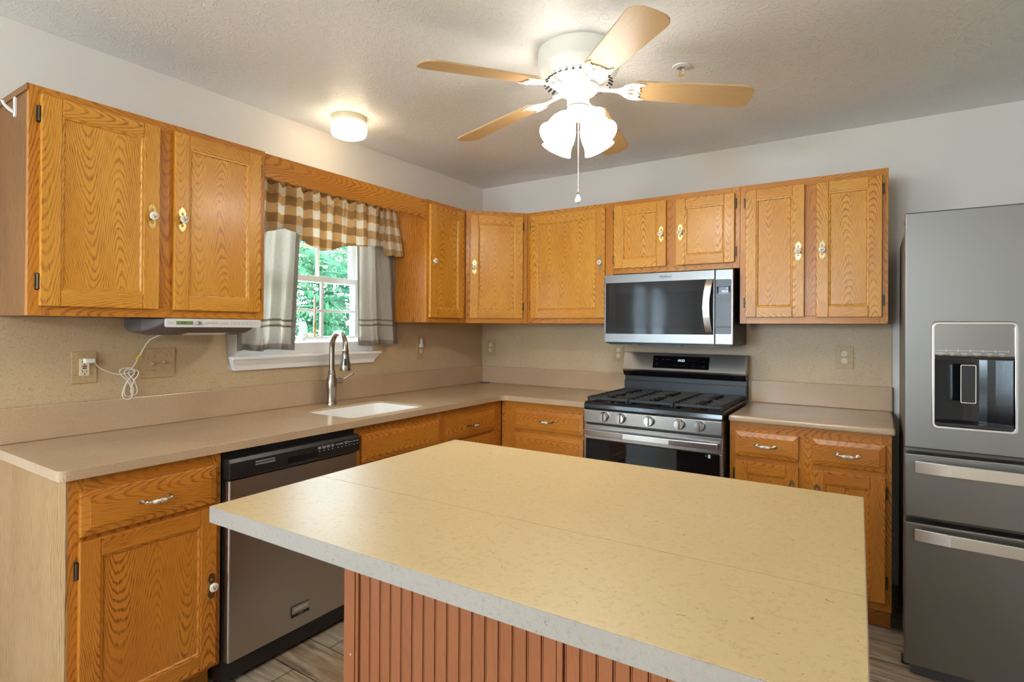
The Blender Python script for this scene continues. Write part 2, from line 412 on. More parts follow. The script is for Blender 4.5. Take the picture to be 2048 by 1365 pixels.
# ------------------------------------------------------------------ room shell
H = 2.453; XR = 4.2; YF = -7.0
m = MB(); m.box(0, XR, YF, 0, -.08, 0); struct(m.build('floor', 'floor'))
m = MB(); m.box(-.15, XR+.1, YF-.1, .12, H, H+.25); struct(m.build('ceiling', 'ceiling'))
WY0, WY1, WZ0, WZ1 = -2.02, -1.195, 1.20, 2.06        # kitchen window opening
DY0, DY1, DZ1 = -5.70, -4.08, 2.05                    # sliding door opening
m = MB(); x0 = -.14
m.box(x0, 0, WY1, .12, 0, H); m.box(x0, 0, WY0, WY1, 0, WZ0); m.box(x0, 0, WY0, WY1, WZ1, H); m.box(x0, 0, DY1, WY0, 0, H)
m.box(x0, 0, DY0, DY1, DZ1, H); m.box(x0, 0, YF-.1, DY0, 0, H)
struct(m.build('wall_left', 'wall'))
m = MB(); m.box(0, XR+.1, 0, .12, 0, H); struct(m.build('wall_back', 'wall'))
m = MB(); m.box(XR, XR+.1, YF, 0, 0, H); struct(m.build('wall_right', 'wall_dim'))
RX0, RX1, RZ0, RZ1 = .30, 1.35, .85, 2.0              # added unseen window behind the camera, for fill daylight
m = MB(); m.box(0, RX0, YF-.1, YF, 0, H); m.box(RX1, XR+.1, YF-.1, YF, 0, H); m.box(RX0, RX1, YF-.1, YF, 0, RZ0); m.box(RX0, RX1, YF-.1, YF, RZ1, H); struct(m.build('wall_front', 'wall_dim'))
w2 = bpy.data.objects.new('fill_window', None); COL.objects.link(w2); struct(w2)
m = MB(); m.box(RX0, RX1, YF-.08, YF+.01, RZ0, RZ0+.06); m.box(RX0, RX1, YF-.08, YF+.01, RZ1-.06, RZ1)
for k in range(3):
    x_ = RX0+(RX1-RX0-.06)*k/2; m.box(x_, x_+.06, YF-.08, YF+.01, RZ0+.06, RZ1-.06)
m.build('window_frame', 'white_trim', w2, bevel=.002)
m = MB(); m.box(RX0+.06, RX1-.06, YF-.045, YF-.04, RZ0+.06, RZ1-.06); m.build('pane', 'glass', w2)

# kitchen window (double hung, white grilles)
win = bpy.data.objects.new('window_1', None); COL.objects.link(win); win.location = (0, 0, 0); struct(win)
def fbox(m, x0, x1, y0, y1, z0, z1, w, d=None):       # frame in the y-z plane
    m.box(x0, x1, y0, y0+w, z0, z1); m.box(x0, x1, y1-w, y1, z0, z1); m.box(x0, x1, y0+w, y1-w, z0, z0+w); m.box(x0, x1, y0+w, y1-w, z1-w, z1)
m = MB(); fbox(m, -.13, -.03, WY0, WY1, WZ0, WZ1, .026); m.box(-.03, 0.0, WY0, WY1, WZ0-.001, WZ0+.056); m.build('window_frame', 'white_trim', win, bevel=.002)
sy0, sy1 = WY0+.026, WY1-.026
for (xa, xb, z0, z1, hz) in ((-.068, -.040, WZ0+.055, 1.634, 1.436), (-.108, -.080, 1.600, WZ1-.026, 1.805)):
    m = MB(); fbox(m, xa, xb, sy0, sy1, z0, z1, .034)
    gy0, gy1 = sy0+.034, sy1-.034
    for k in (1, 2):
        y = gy0+(gy1-gy0)*k/3; m.box(xa+.008, xb-.006, y-.009, y+.009, z0+.034, z1-.034)
    m.box(xa+.0085, xb-.0066, gy0, gy1, hz-.009, hz+.009)
    s = m.build('window_sash', 'white_trim', win, bevel=.002)
    m = MB(); m.box((xa+xb)/2-.002, (xa+xb)/2+.002, gy0, gy1, z0+.034, z1-.034); m.build('pane', 'glass', s)
m = MB()
prof = [(0.001, 1.127), (.030, 1.127), (.034, 1.150), (.046, 1.168), (.050, 1.180), (.062, 1.181), (.064, 1.188), (.062, 1.195), (.001, 1.195)]
for i in range(len(prof)-1):
    (xa, za), (xb, zb) = prof[i], prof[i+1]
    e = lambda z: .026*max(0, min(1, (z-1.127)/.055))
    m.quad([(xa, -2.052-e(za), za), (xa, -1.170+e(za)*1.5, za), (xb, -1.170+e(zb)*1.5, zb), (xb, -2.052-e(zb), zb)])
m.add([(x, -2.052-e(z), z) for x, z in prof], [tuple(range(len(prof)))]); m.add([(x, -1.170+e(z)*1.5, z) for x, z in prof], [tuple(reversed(range(len(prof))))])
m.build('window_sill', 'white_trim', win)

# sliding patio door in the left wall, behind the camera
dr = bpy.data.objects.new('door_1', None); COL.objects.link(dr); struct(dr)
m = MB(); fbox(m, -.13, .012, DY0, DY1, .0, DZ1, .05); m.build('door_frame', 'white_trim', dr, bevel=.002)
for xa, ya, yb in ((-.06, DY0+.05, -4.86), (-.10, -4.92, DY1-.05)):
    m = MB(); fbox(m, xa, xa+.03, ya, yb, .05, DZ1-.05, .075); p = m.build('door_panel', 'white_trim', dr, bevel=.002)
    m = MB(); m.box(xa+.013, xa+.017, ya+.075, yb-.075, .125, DZ1-.125); m.build('pane', 'glass', p)

# ------------------------------------------------------------------ cabinet hardware and fronts
def plate_outline():
    h = [(0, .048), (.006, .044), (.0075, .040), (.0125, .034), (.0115, .029), (.0145, .024), (.0100, .016), (.0085, .010), (.0105, .0)]
    right = h+[(x, -z) for x, z in reversed(h[:-1])]
    return right+[(-x, z) for x, z in reversed(right[1:-1])]
m = MB(); m.T = XZ
hole = [(0, .031), (.0055, .026), (.0045, .020), (0, .016), (-.0045, .020), (-.0055, .026)]
m.prism(plate_outline(), [hole, [(x, -z) for x, z in hole]], 0, .0016)
m.T = Matrix.Identity(4)
for z in (.041, -.041): m.sphere((0, -.0016, z), .0016, 8, 4, 1)
_o = m.build('backplate', ['brass', 'bronze'], bevel=.0005, seg=1); PLATE = _o.data; bpy.data.objects.remove(_o)
PLATE2 = PLATE.copy(); PLATE2.materials[0] = MT['antique']
m = MB(); m.T = XZ
m.lathe([(.0062, .0016), (.0052, .006), (.0060, .010), (.0125, .0135), (.0155, .0165), (.0158, .0195), (.0140, .0225), (.0090, .0245), (.001, .0252)], 24)
_o = m.build('knob', 'ceramic'); KNOB = _o.data; bpy.data.objects.remove(_o)
PULLS = []
for s in (-1, 1):
    m = MB()
    m.T = Matrix.Translation((s*.038, 0, 0)) @ XZ
    m.prism([(0, .006), (.005, .007), (.016, 0), (.005, -.007), (0, -.006), (-.006, -.004), (-.007, 0), (-.006, .004)] if s > 0 else [(0, -.006), (-.005, -.007), (-.016, 0), (-.005, .007), (0, .006), (.006, .004), (.007, 0), (.006, -.004)], [], 0, .002)
    m.lathe([(.0050, .002), (.0038, .008), (.0042, .015), (.0055, .020), (.0052, .025), (.002, .0275)], 12)
    m.T = Matrix.Identity(4)
    m.tube([(s*.038, -.022, 0), (s*.030, -.0245, -.001), (s*.020, -.026, -.002)], [.0040, .0038, .0050], 10)
    _o = m.build('pull_bracket', 'antique'); pa = _o.data; bpy.data.objects.remove(_o)
    pb = pa.copy(); pb.materials[0] = MT['steel_bright']; PULLS.append((pa, pb))
m = MB(); m.T = Matrix.Translation((0, -.026, -.002)) @ Matrix.Rotation(PI/2, 4, 'Y')
m.lathe([(.0048, -.021), (.0065, -.014), (.0075, 0), (.0065, .014), (.0048, .021)], 14)
m.T = Matrix.Identity(4)
_o = m.build('pull_grip', 'ceramic_grip'); GRIP = _o.data; bpy.data.objects.remove(_o)
m = MB(); m.cyl((0, -.006, -.024), (0, -.006, .024), .0042, 10); m.box(-.0065, .0065, -.003, 0, -.028, .028)
for z in (-.024, .022): m.cyl((0, -.006, z), (0, -.006, z+.003), .0050, 10)
_o = m.build('hinge', 'bronze', bevel=.0006, seg=1); HINGE = _o.data; bpy.data.objects.remove(_o)

def door(parent, x0, x1, z0, z1, hinge='l', knob=None, y=0.0, wood='oak', brass=True, hz=(.07, .07), knob_dx=None):
    w, h = x1-x0, z1-z0; S = min(.056, w*.2); m = MB(); T = .019
    m.box(0, S, -T, 0, 0, h); m.box(w-S, w, -T, 0, 0, h); m.box(S, w-S, -T, 0, 0, S, g='x'); m.box(S, w-S, -T, 0, h-S, h, g='x')
    m.box(S-.003, w-S+.003, -.0115, -.003, S-.003, h-S+.003)
    d0, d1, e = -T+.0025, -.0115, .010
    def ring(o, yy): return [(S+o, yy, S+o), (w-S-o, yy, S+o), (w-S-o, yy, h-S-o), (S+o, yy, h-S-o)]
    A, B, B2 = ring(0, d0), ring(e*.55, d0+.0008), ring(e, d1)
    for a, b in ((A, B), (B, B2)):
        for i in range(4):
            j = (i+1) % 4; m.quad([a[i], a[j], b[j], b[i]], 0, 'x' if i % 2 == 0 else 'z')
    d = m.build('door', wood, parent, (x0, y, z0), bevel=.003)
    hx = -.004 if hinge == 'l' else w+.004
    for zz in (hz[0], h-hz[1]): link('hinge', HINGE, d, (hx, -.004, zz))
    if knob is not None:
        kx = (w-S*.5 if hinge == 'l' else S*.5) if knob_dx is None else knob_dx
        link('backplate', PLATE if brass else PLATE2, d, (kx, -T, knob-z0)); link('knob', KNOB, d, (kx, -T, knob-z0))
    return d
def drawer(parent, x0, x1, z0, z1, pull=True, wood='oak_low_dimmed', silver=False, name='drawer'):
    w, h = x1-x0, z1-z0; m = MB(); off = (random.uniform(0, 40), random.uniform(0, 40))
    def ring(o, y): return [(o, y, o), (w-o, y, o), (w-o, y, h-o), (o, y, h-o)]
    R = [ring(0, 0), ring(0, -.011), ring(.003, -.0135), ring(.024, -.0175), ring(.0245, -.0195)]
    for a, b in zip(R[:-1], R[1:]):
        for i in range(4):
            j = (i+1) % 4; m.quad([a[i], a[j], b[j], b[i]], 0, 'x', off)
    m.quad(R[-1], 0, 'x', off)
    d = m.build(name, wood, parent, (x0, 0, z0))
    if pull:
        [link('pull_bracket', q[1 if silver else 0], d, (w/2, -.0195, h/2)) for q in PULLS]; link('pull_grip', GRIP, d, (w/2, -.0195, h/2))
    return d
def carcass(parent, w, d, z0, z1, sides='oak_side', open_top=False):
    m = MB(); t_ = .016
    m.box(0, t_, .019, d, z0, z1); m.box(w-t_, w, .019, d, z0, z1); m.box(t_, w-t_, d-.008, d, z0, z1)
    m.box(t_, w-t_, .019, d-.008, z0, z0+t_, g='x')
    if not open_top: m.box(t_, w-t_, .019, d-.008, z1-t_, z1, g='x')
    return m.build('carcass', sides, parent)
def face_frame(parent, w, z0, z1, sl, sr, tr, br, mull=(), rails=(), wood='oak_frame'):
    m = MB(); m.box(0, sl, 0, .019, z0, z1); m.box(w-sr, w, 0, .019, z0, z1)
    m.box(sl, w-sr, 0, .019, z1-tr, z1, g='x'); m.box(sl, w-sr, 0, .019, z0, z0+br, g='x')
    for a, b in mull: m.box(a, b, .0005, .019, z0+br, z1-tr)
    for a, b in rails: m.box(sl, w-sr, .0008, .0185, a, b, g='x')
    return m.build('face_frame', wood, parent, bevel=.001, seg=1)

UB, UT, UD = 1.375, 2.134, .317
GW = 'oak wall cabinets'
# wall cabinet on the left wall
cA = thing('wall_cabinet', 'large two-door golden oak wall cabinet on the left wall, beside the curtained window', 'cabinet', (.319, -2.926, 0), PI/2, GW)
carcass(cA, .836, UD, UB, UT); face_frame(cA, .836, UB, UT, .040, .040, .04, .04, ((.385, .452),))
m = MB(); m.box(-.005, .0, .0, UD, UT-.022, UT, g='y'); m.build('top_trim', 'oak_side', cA, bevel=.0015)
door(cA, .029, .391, 1.407, 2.105, 'l', 1.758, hz=(.08, .066)); door(cA, .444, .808, 1.406, 2.106, 'r', 1.763, hz=(.08, .066))
# cabinet right of the window
cB = thing('wall_cabinet', 'narrow single-door oak wall cabinet right of the window, with a wide ribbed side', 'cabinet', (.319, -1.010, 0), PI/2, GW)
carcass(cB, .388, UD, UB, UT, 'oak_rib'); face_frame(cB, .388, UB, UT, .03, .05, .04, .04)
door(cB, .018, .348, 1.406, 2.106, 'r', 1.757, hz=(.08, .066))
# diagonal corner cabinet
cD = thing('wall_cabinet', 'diagonal single-door oak wall cabinet set across the room corner', 'cabinet', (.3195, -.6195, 0), PI/4, GW)
m = MB(); i_ = (.62-.319)*math.sqrt(2); k = .319/math.sqrt(2)
poly = [(0.002, .019), (i_-.002, .019), (i_+k-.012, k+.012-.019+.019), (i_/2, k*2+i_/2-.02), (-k+.012, k+.012)]
m.prism(poly, [], UB, UT); m.build('carcass', 'oak_frame', cD)
face_frame(cD, i_, UB, UT, .036, .046, .04, .04); door(cD, .028, .390, 1.408, 2.105, 'r', 1.752, hz=(.08, .066))
# back wall cabinets
c1 = thing('wall_cabinet', 'single-door oak wall cabinet on the back wall between the corner and the microwave', 'cabinet', (.622, -.319, 0), 0, GW)
carcass(c1, .6295, UD, UB, UT); face_frame(c1, .6295, UB, UT, .040, .062, .04, .04); door(c1, .033, .580, 1.410, 2.105, 'l', 1.760, hz=(.08, .066), brass=False)
c2 = thing('wall_cabinet', 'short two-door oak wall cabinet directly above the microwave', 'cabinet', (1.2525, -.319, 0), 0, GW)
carcass(c2, .7475, UD, 1.683, UT); face_frame(c2, .7475, 1.683, UT, .03, .04, .04, .036, ((.328, .407),))
door(c2, .010, .339, 1.715, 2.106, 'l', 1.907, hz=(.06, .06)); door(c2, .396, .722, 1.715, 2.102, 'r', 1.907, hz=(.06, .06))
c3 = thing('wall_cabinet', 'two-door oak wall cabinet at the end of the back wall, next to the refrigerator', 'cabinet', (2.001, -.319, 0), 0, GW)
carcass(c3, .678, UD, UB, UT); face_frame(c3, .678, UB, UT, .035, .035, .04, .04, ((.304, .384),))
door(c3, .030, .317, 1.409, 2.103, 'l', 1.754, hz=(.08, .066)); door(c3, .370, .653, 1.408, 2.099, 'r', 1.752, brass=False, hz=(.08, .066))
# valance board
m = MB(); m.T = Matrix(((0, 0, 1, 0), (1, 0, 0, 0), (0, 1, 0, 0), (0, 0, 0, 1)))
pts = [(-2.089, 2.128), (-2.089, 2.022)]
for k in range(0, 97):
    y = -2.06+(.99*k/96); pts.append((y, 2.022-.0055*abs(math.sin((y+2.06)*PI/.082))))
pts += [(-1.06, 2.020), (-1.045, 2.012), (-1.030, 2.000), (-1.0115, 1.998), (-1.0115, 2.128)]
m.prism([(a, b) for a, b in pts], [], .300, .318)
vb = m.build('valance_board', 'oak_frame', bevel=.0008, seg=1); tag(vb, 'long horizontal oak board with a scalloped lower edge, bridging two cabinets above the window', 'board')

# ------------------------------------------------------------------ worktops, splash
CT, TH = .914, .032
RC = .05
cl = [(.012, -2.938), (.615, -2.938)]
cl += [(.615+.025*math.sin(PI/2*k/5), -2.913-.025*math.cos(PI/2*k/5)) for k in range(1, 6)]
cl += [(.64+RC-RC*math.cos(PI/2*k/6), -.64-RC+RC*math.sin(PI/2*k/6)) for k in range(0, 7)]
cl += [(1.222, -.64), (1.222, -.012), (.012, -.012)]
hole = rrect(.205, .575, -1.805, -1.285, .045)
ctop = thing('countertop', 'long L-shaped tan speckled countertop running under the window and round the corner', 'countertop', (0, 0, CT-TH))
m = MB(); m.prism(cl, [hole], 0, TH); m.build('slab', 'counter', ctop, bevel=.011, seg=4)
m = MB(); m.box(.0105, .030, -2.938, -.0105, TH, 1.0435-CT+TH); m.box(.030, 1.222, -.030, -.0105, TH, 1.0435-CT+TH); m.build('splash_lip', 'counter', ctop, bevel=.004, seg=2)
cr = thing('countertop', 'short tan speckled countertop between the range and the refrigerator', 'countertop', (0, 0, CT-TH))
m = MB(); m.prism([(2.010, -.64), (2.7036, -.64), (2.7036, -.012), (2.010, -.012)], [], 0, TH); m.build('slab', 'counter', cr, bevel=.011, seg=4)
m = MB(); m.box(2.010, 2.7036, -.030, -.0105, TH, 1.0435-CT+TH); m.build('splash_lip', 'counter', cr, bevel=.004)
m = MB(); m.box(2.7036, 2.7050, -.635, -.012, .002, TH-.002); m.box(2.7036, 2.7050, -.030, -.012, TH-.002, 1.0435-CT+TH); m.build('end_cap', 'black', cr)
bl = MB(); bl.box(.0005, .010, -2.938, WY0-.06, CT, UB-.001); bl.box(.0005, .010, WY0-.06, -1.15, CT, 1.128); bl.box(.0005, .010, -1.15, -.0005, CT, UB-.001)
tag(bl.build('backsplash', 'backsplash'), 'beige flecked laminate backsplash on the left wall below the window and cabinets', 'backsplash')
bl = MB(); bl.box(.0105, 2.700, -.010, -.0005, CT, UB-.001); tag(bl.build('backsplash', 'backsplash'), 'beige flecked laminate backsplash on the back wall behind the range', 'backsplash')
# sink
sk = MB()
o1 = rrect(.190, .590, -1.820, -1.270, .05); i1 = rrect(.207, .573, -1.803, -1.287, .045); i2 = rrect(.214, .566, -1.796, -1.294, .05); i3 = rrect(.250, .530, -1.76, -1.33, .05)
def loft(m, loops, zs, mat=0, smooth=True):
    n = len(loops[0]); V = [(x, y, z) for L, z in zip(loops, zs) for x, y in L]
    F = [(i*n+k, (i+1)*n+k, (i+1)*n+(k+1) % n, i*n+(k+1) % n) for i in range(len(loops)-1) for k in range(n)]
    m.add(V, F, mat, None, smooth)
    m.add([(x, y, zs[-1]) for x, y in loops[-1]], [tuple(range(n))], mat)
loft(sk, [o1, o1, i1, i1, i2, i3], [CT-.230, CT-TH-.0005, CT-TH-.0005, CT-.010, CT-.19, CT-.212])
snk = sk.build('sink', 'sink'); tag(snk, 'white undermount sink basin set in the countertop below the window', 'sink')
m = MB(); m.T = Matrix.Translation((.39, -1.545, CT-.2115)); m.lathe([(.045, 0), (.043, .003), (.03, .001), (.001, .0005)], 20); m.build('drain', 'chrome', snk)
# small dark scrap in the corner of the worktop
m = MB(); m.prism([(.035, -.075), (.06, -.05), (.10, -.04), (.115, -.05), (.085, -.085), (.055, -.095)], [], CT+.0005, CT+.006)
tag(m.build('rubber_scrap', 'black', bevel=.001), 'small flat black scrap lying in the corner of the countertop', 'scrap')

# ------------------------------------------------------------------ base cabinets
BZ0, BZ1, BD = .10, CT-TH-.0005, .595
GB = 'oak base cabinets'
def toe(parent, w, wood='oak_low_dimmed'):
    m = MB(); m.box(0.002, w-.002, .075, .09, 0, BZ0, g='x'); m.build('toe_kick', wood, parent)
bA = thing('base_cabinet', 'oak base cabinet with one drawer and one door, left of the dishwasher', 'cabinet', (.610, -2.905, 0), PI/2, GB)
carcass(bA, .463, BD, BZ0, BZ1, 'oak_low_dimmed', True)
m = MB(); m.box(-.006, 0, .0, BD, .0, BZ1); m.build('end_panel', 'oak_daylit', bA)['label'] = 'oak end panel with daylight sheen put into its pale colour'
face_frame(bA, .463, BZ0, BZ1, .038, .035, .056, .035, (), ((.676, .714),), 'oak_low_dimmed'); toe(bA, .463)
drawer(bA, .026, .442, .700, .836, silver=True); door(bA, .024, .440, .118, .686, 'l', .406, wood='oak_low_dimmed', brass=False, hz=(.085, .085), knob_dx=.397)
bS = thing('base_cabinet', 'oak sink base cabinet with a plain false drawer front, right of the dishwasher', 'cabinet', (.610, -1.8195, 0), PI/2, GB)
carcass(bS, .6195, BD, BZ0, CT-.245, 'oak_low_dimmed', True); face_frame(bS, .6195, BZ0, BZ1, .046, .046, .056, .035, ((.29, .33),), ((.676, .714),), 'oak_low_dimmed'); toe(bS, .6195)
drawer(bS, .036, .590, .702, .836, pull=False, name='false_drawer_front'); door(bS, .028, .300, .118, .686, 'l', .58, wood='oak_low_dimmed', brass=False); door(bS, .318, .592, .118, .686, 'r', .58, wood='oak_low_dimmed', brass=False)
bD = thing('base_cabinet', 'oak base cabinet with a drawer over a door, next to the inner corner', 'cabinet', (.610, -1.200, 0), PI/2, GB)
carcass(bD, .588, BD, BZ0, BZ1, 'oak_low_dimmed', True); face_frame(bD, .588, BZ0, BZ1, .04, .104, .060, .035, (), ((.676, .716),), 'oak_low_dimmed'); toe(bD, .588)
drawer(bD, .030, .497, .703, .832); door(bD, .028, .497, .118, .688, 'r', .58, wood='oak_low_dimmed', brass=False)
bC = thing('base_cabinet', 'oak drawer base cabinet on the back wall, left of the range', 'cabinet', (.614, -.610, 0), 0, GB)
carcass(bC, .607, BD, BZ0, BZ1, 'oak_low_dimmed', True); face_frame(bC, .607, BZ0, BZ1, .114, .035, .056, .035, (), ((.676, .724), (.380, .430)), 'oak_low_dimmed'); toe(bC, .607)
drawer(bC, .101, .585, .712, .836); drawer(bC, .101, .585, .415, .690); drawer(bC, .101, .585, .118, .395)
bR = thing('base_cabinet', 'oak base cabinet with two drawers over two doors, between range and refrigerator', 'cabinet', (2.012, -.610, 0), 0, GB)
carcass(bR, .678, BD, BZ0, BZ1, 'oak_low_dimmed', True); face_frame(bR, .678, BZ0, BZ1, .042, .036, .056, .055, ((.300, .378),), ((.676, .726),), 'oak_low_dimmed'); toe(bR, .678)
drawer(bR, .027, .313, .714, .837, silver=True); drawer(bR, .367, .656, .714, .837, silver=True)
door(bR, .028, .313, .140, .691, 'l', .58, wood='oak_low_dimmed', brass=False); door(bR, .362, .655, .140, .690, 'r', .58, wood='oak_low_dimmed', brass=False, hz=(.09, .067))

# ------------------------------------------------------------------ dishwasher
dw = thing('dishwasher', 'built-in steel dishwasher with a black control strip, in the left run of cabinets', 'dishwasher', (.612, -2.440, 0), PI/2)
w = .618
m = MB(); m.box(.004, w-.004, .0, .57, .02, BZ1-.002); m.build('tub', 'black', dw)
m = MB(); m.prism(rrect(.008, w-.006, -.001, .036, .008, 4), [], .104, .772); d_ = m.build('door', 'steel_dish', dw, (0, -.034, 0), bevel=.001, seg=1)
m = MB(); P = [(-.036, .776), (-.046, .784), (-.046, .840), (-.038, .854), (0, .854), (0, .776)]
V = [(x, y, z) for x in (.004, w-.004) for y, z in P]; n = len(P)
m.add(V, [tuple(range(n))[::-1], tuple(range(n, 2*n))]+[(i, (i+1) % n, n+(i+1) % n, n+i) for i in range(n)])
cp = m.build('control_panel', 'black', dw, bevel=.002)
m = MB(); m.T = Matrix.Translation((.30, -.0462, .806)) @ XZ; m.prism(rrect(-.055, .085, -.016, .010, .004, 3), [], -.0002, .0012); m.build('handle_recess', 'black_gloss', cp)
m = MB(); m.T = Matrix.Translation((.30, -.0462, .806)) @ XZ; m.prism(rrect(-.057, .087, -.0185, -.0155, .001, 2), [], -.0002, .0025); m.build('handle_lip', 'dark_grey', cp)
m = MB()
for i in range(16):
    for j in range(2): m.box(.105+i*.0052, .1085+i*.0052, -.0472, -.0458, .815+j*.010, .8205+j*.010)
m.build('vent_slots', 'ink_grey', cp)
for k, (tx, s_) in enumerate(zip((.395, .418, .440, .462, .492, .512, .535, .556, .580, .600), ('Heavy\nWash', 'Normal\nWash', 'Quick\nWash', 'Rinse\nOnly', 'Hi-Temp', 'Delay', 'Heated\nDry', 'Cancel', 'Lock', 'Start'))):
    text('label_print', s_, .0065, cp, (tx, -.0464, .829), FACE, 'ink_white')
    m = MB(); m.cyl((tx, -.0455, .815), (tx, -.0468, .815), .0022, 8); m.build('indicator', 'ink_white', cp)
m = MB(); m.box(.272, .356, -.040, -.034, .158, .202); bdg = m.build('badge', 'black', dw, bevel=.001)
m = MB(); m.box(.273, .355, -.0415, -.039, .172, .201); m.build('badge_face', 'steel_dish', bdg, bevel=.0006)
text('badge_lettering', 'FRIGIDAIRE', .0135, bdg, (.314, -.0417, .188), FACE, 'ink_white')
text('badge_lettering', 'GALLERY', .0060, bdg, (.314, -.0404, .165), FACE, 'ink_grey')
m = MB(); m.box(.006, w-.006, .045, .06, 0, .10); m.build('kick_plate', 'black', dw)

# ------------------------------------------------------------------ range
rg = thing('range', 'freestanding steel gas range with five knobs and black oven door, on the back wall', 'range', (1.2375, -.66, 0))
w = .7575
m = MB(); m.box(0, w, 0, .615, .03, .885); m.build('body', 'dark_grey', rg, bevel=.003)
m = MB()
P = [(-.028, .884), (-.032, .895), (-.030, .915), (-.018, .928), (.02, .930), (.560, .930), (.560, .884)]
V = [(x, y, z) for x in (-.001, w+.001) for y, z in P]; n = len(P)
m.add(V, [tuple(range(n))[::-1], tuple(range(n, 2*n))]+[(i, (i+1) % n, n+(i+1) % n, n+i) for i in range(n)])
m.build('cooktop', 'black_gloss', rg, bevel=.004, seg=3)
m = MB(); m.box(.001, w-.001, -.040, 0, .812, .8845); cpn = m.build('control_panel', 'steel', rg, bevel=.004, seg=3)
text('brand_print', 'Whirlpool', .008, cpn, (w-.035, -.0405, .824), FACE, 'ink_grey')
for kx in (.127, .226, .386, .547, .648):
    m = MB(); m.T = Matrix.Translation((kx, -.040, .852)) @ XZ
    m.lathe([(.0275, 0), (.0275, .004)], 28, 1)
    m.lathe([(.0255, .004), (.0250, .020), (.0225, .026), (.0005, .0265)], 28)
    m.T = m.T @ Matrix.Rotation(-.05, 4, 'Z')
    m.prism(rrect(-.0045, .0045, -.024, .024, .002, 3), [], .024, .036); kb = m.build('knob', ['steel_bright', 'black'], rg)
    m = MB(); m.box(kx-.001, kx+.001, -.0775, -.0755, .866, .874); m.build('pointer_mark', 'red', kb)
m = MB(); m.box(.0, w, -.030, -.002, .718, .800); m.box(0, w, -.030, -.002, .19, .225); m.box(0, .02, -.030, -.002, .225, .718); m.box(w-.02, w, -.030, -.002, .225, .718)
od = m.build('oven_door', 'steel', rg, bevel=.003)
m = MB(); m.box(.012, w-.012, -.0315, -.004, .215, .717); m.build('oven_glass', 'black_glass', od, bevel=.002)
m = MB(); m.prism([(.006, -.060), (.25, -.074), (.5, -.074), (w-.018, -.060), (w-.018, -.046), (.5, -.060), (.25, -.060), (.006, -.046)], [], .744, .774)
m.box(.03, .05, -.06, -.028, .752, .766); m.box(w-.06, w-.04, -.06, -.028, .752, .766); m.build('handle', 'steel_bright', od, bevel=.003, seg=3)
m = MB(); m.box(w-.070, w-.058, -.0322, -.0312, .695, .712); m.build('label_sticker', 'ink_white', od)
text('label_print', 'K', .009, od, (w-.080, -.0318, .704), FACE, 'ink_white')
m = MB(); m.box(0, w, -.028, 0, .055, .182); m.build('storage_drawer', 'steel', rg, bevel=.003)
m = MB()
for x in (.05, w-.05):
    for y in (.06, .55): m.cyl((x, y, 0), (x, y, .035), .018, 10)
m.build('foot', 'black', rg)
# backguard: slanted steel top, dark curved underside, vent slot and lower panel
m = MB(); x1 = w+.001
def wedge(m, P, x0, x1, mat=0):
    n = len(P); V = [(x, y, z) for x in (x0, x1) for y, z in P]
    m.add(V, [tuple(range(n))[::-1], tuple(range(n, 2*n))]+[(i, (i+1) % n, n+(i+1) % n, n+i) for i in range(n)], mat)
wedge(m, [(.575, 1.189), (.541, 1.082), (.545, 1.070), (.640, 1.070), (.640, 1.189)], -.001, x1)
bgd = m.build('backguard', 'steel', rg, bevel=.002)
m = MB(); wedge(m, [(.545, 1.0695), (.560, 1.040), (.585, 1.034), (.640, 1.034), (.640, 1.0695)], 0, w); m.build('backguard_underside', 'black_gloss', bgd, bevel=.004, seg=3)
m = MB(); m.box(.004, w-.004, .600, .640, 1.005, 1.034); m.build('vent_slot', 'black', bgd)
m = MB(); m.box(0, w, .575, .640, .925, 1.006); m.build('backguard_panel', 'black', bgd, bevel=.003)
sl_ = math.atan2(.034, .107)
def on_bg(x, h_): return (x, .541+.034*(h_-1.082)/.107-.0012, h_)
m = MB(); a, b = on_bg(.200, 1.096), on_bg(.548, 1.172)
m.add([(a[0], a[1], a[2]), (b[0], a[1], a[2]), (b[0], b[1], b[2]), (a[0], b[1], b[2]), (a[0], a[1]+.004, a[2]), (b[0], a[1]+.004, a[2]), (b[0], b[1]+.004, b[2]), (a[0], b[1]+.004, b[2])], [(0, 1, 2, 3), (4, 7, 6, 5), (0, 4, 5, 1), (3, 2, 6, 7), (0, 3, 7, 4), (1, 5, 6, 2)])
dsp = m.build('display', 'black_glass', bgd)
p = on_bg(.378, 1.146); text('clock_digits', '10:22', .020, dsp, (p[0], p[1]-.0006, p[2]), (PI/2-sl_, 0, 0), 'digit')
for k, (tx, tz, s_) in enumerate(((.225, 1.150, 'Bake'), (.262, 1.150, 'Broil'), (.298, 1.150, 'Keep Warm'), (.225, 1.120, 'Timer'), (.345, 1.114, 'Frozen'), (.385, 1.114, 'Delay'), (.455, 1.145, '1  2  3'), (.455, 1.128, '4  5  6'), (.455, 1.112, '7  8  9'), (.515, 1.145, 'Start'), (.515, 1.115, 'Cancel'))):
    p = on_bg(tx, tz); text('label_print', s_, .0065, dsp, (p[0], p[1]-.0004, p[2]), (PI/2-sl_, 0, 0), 'mw_panel')
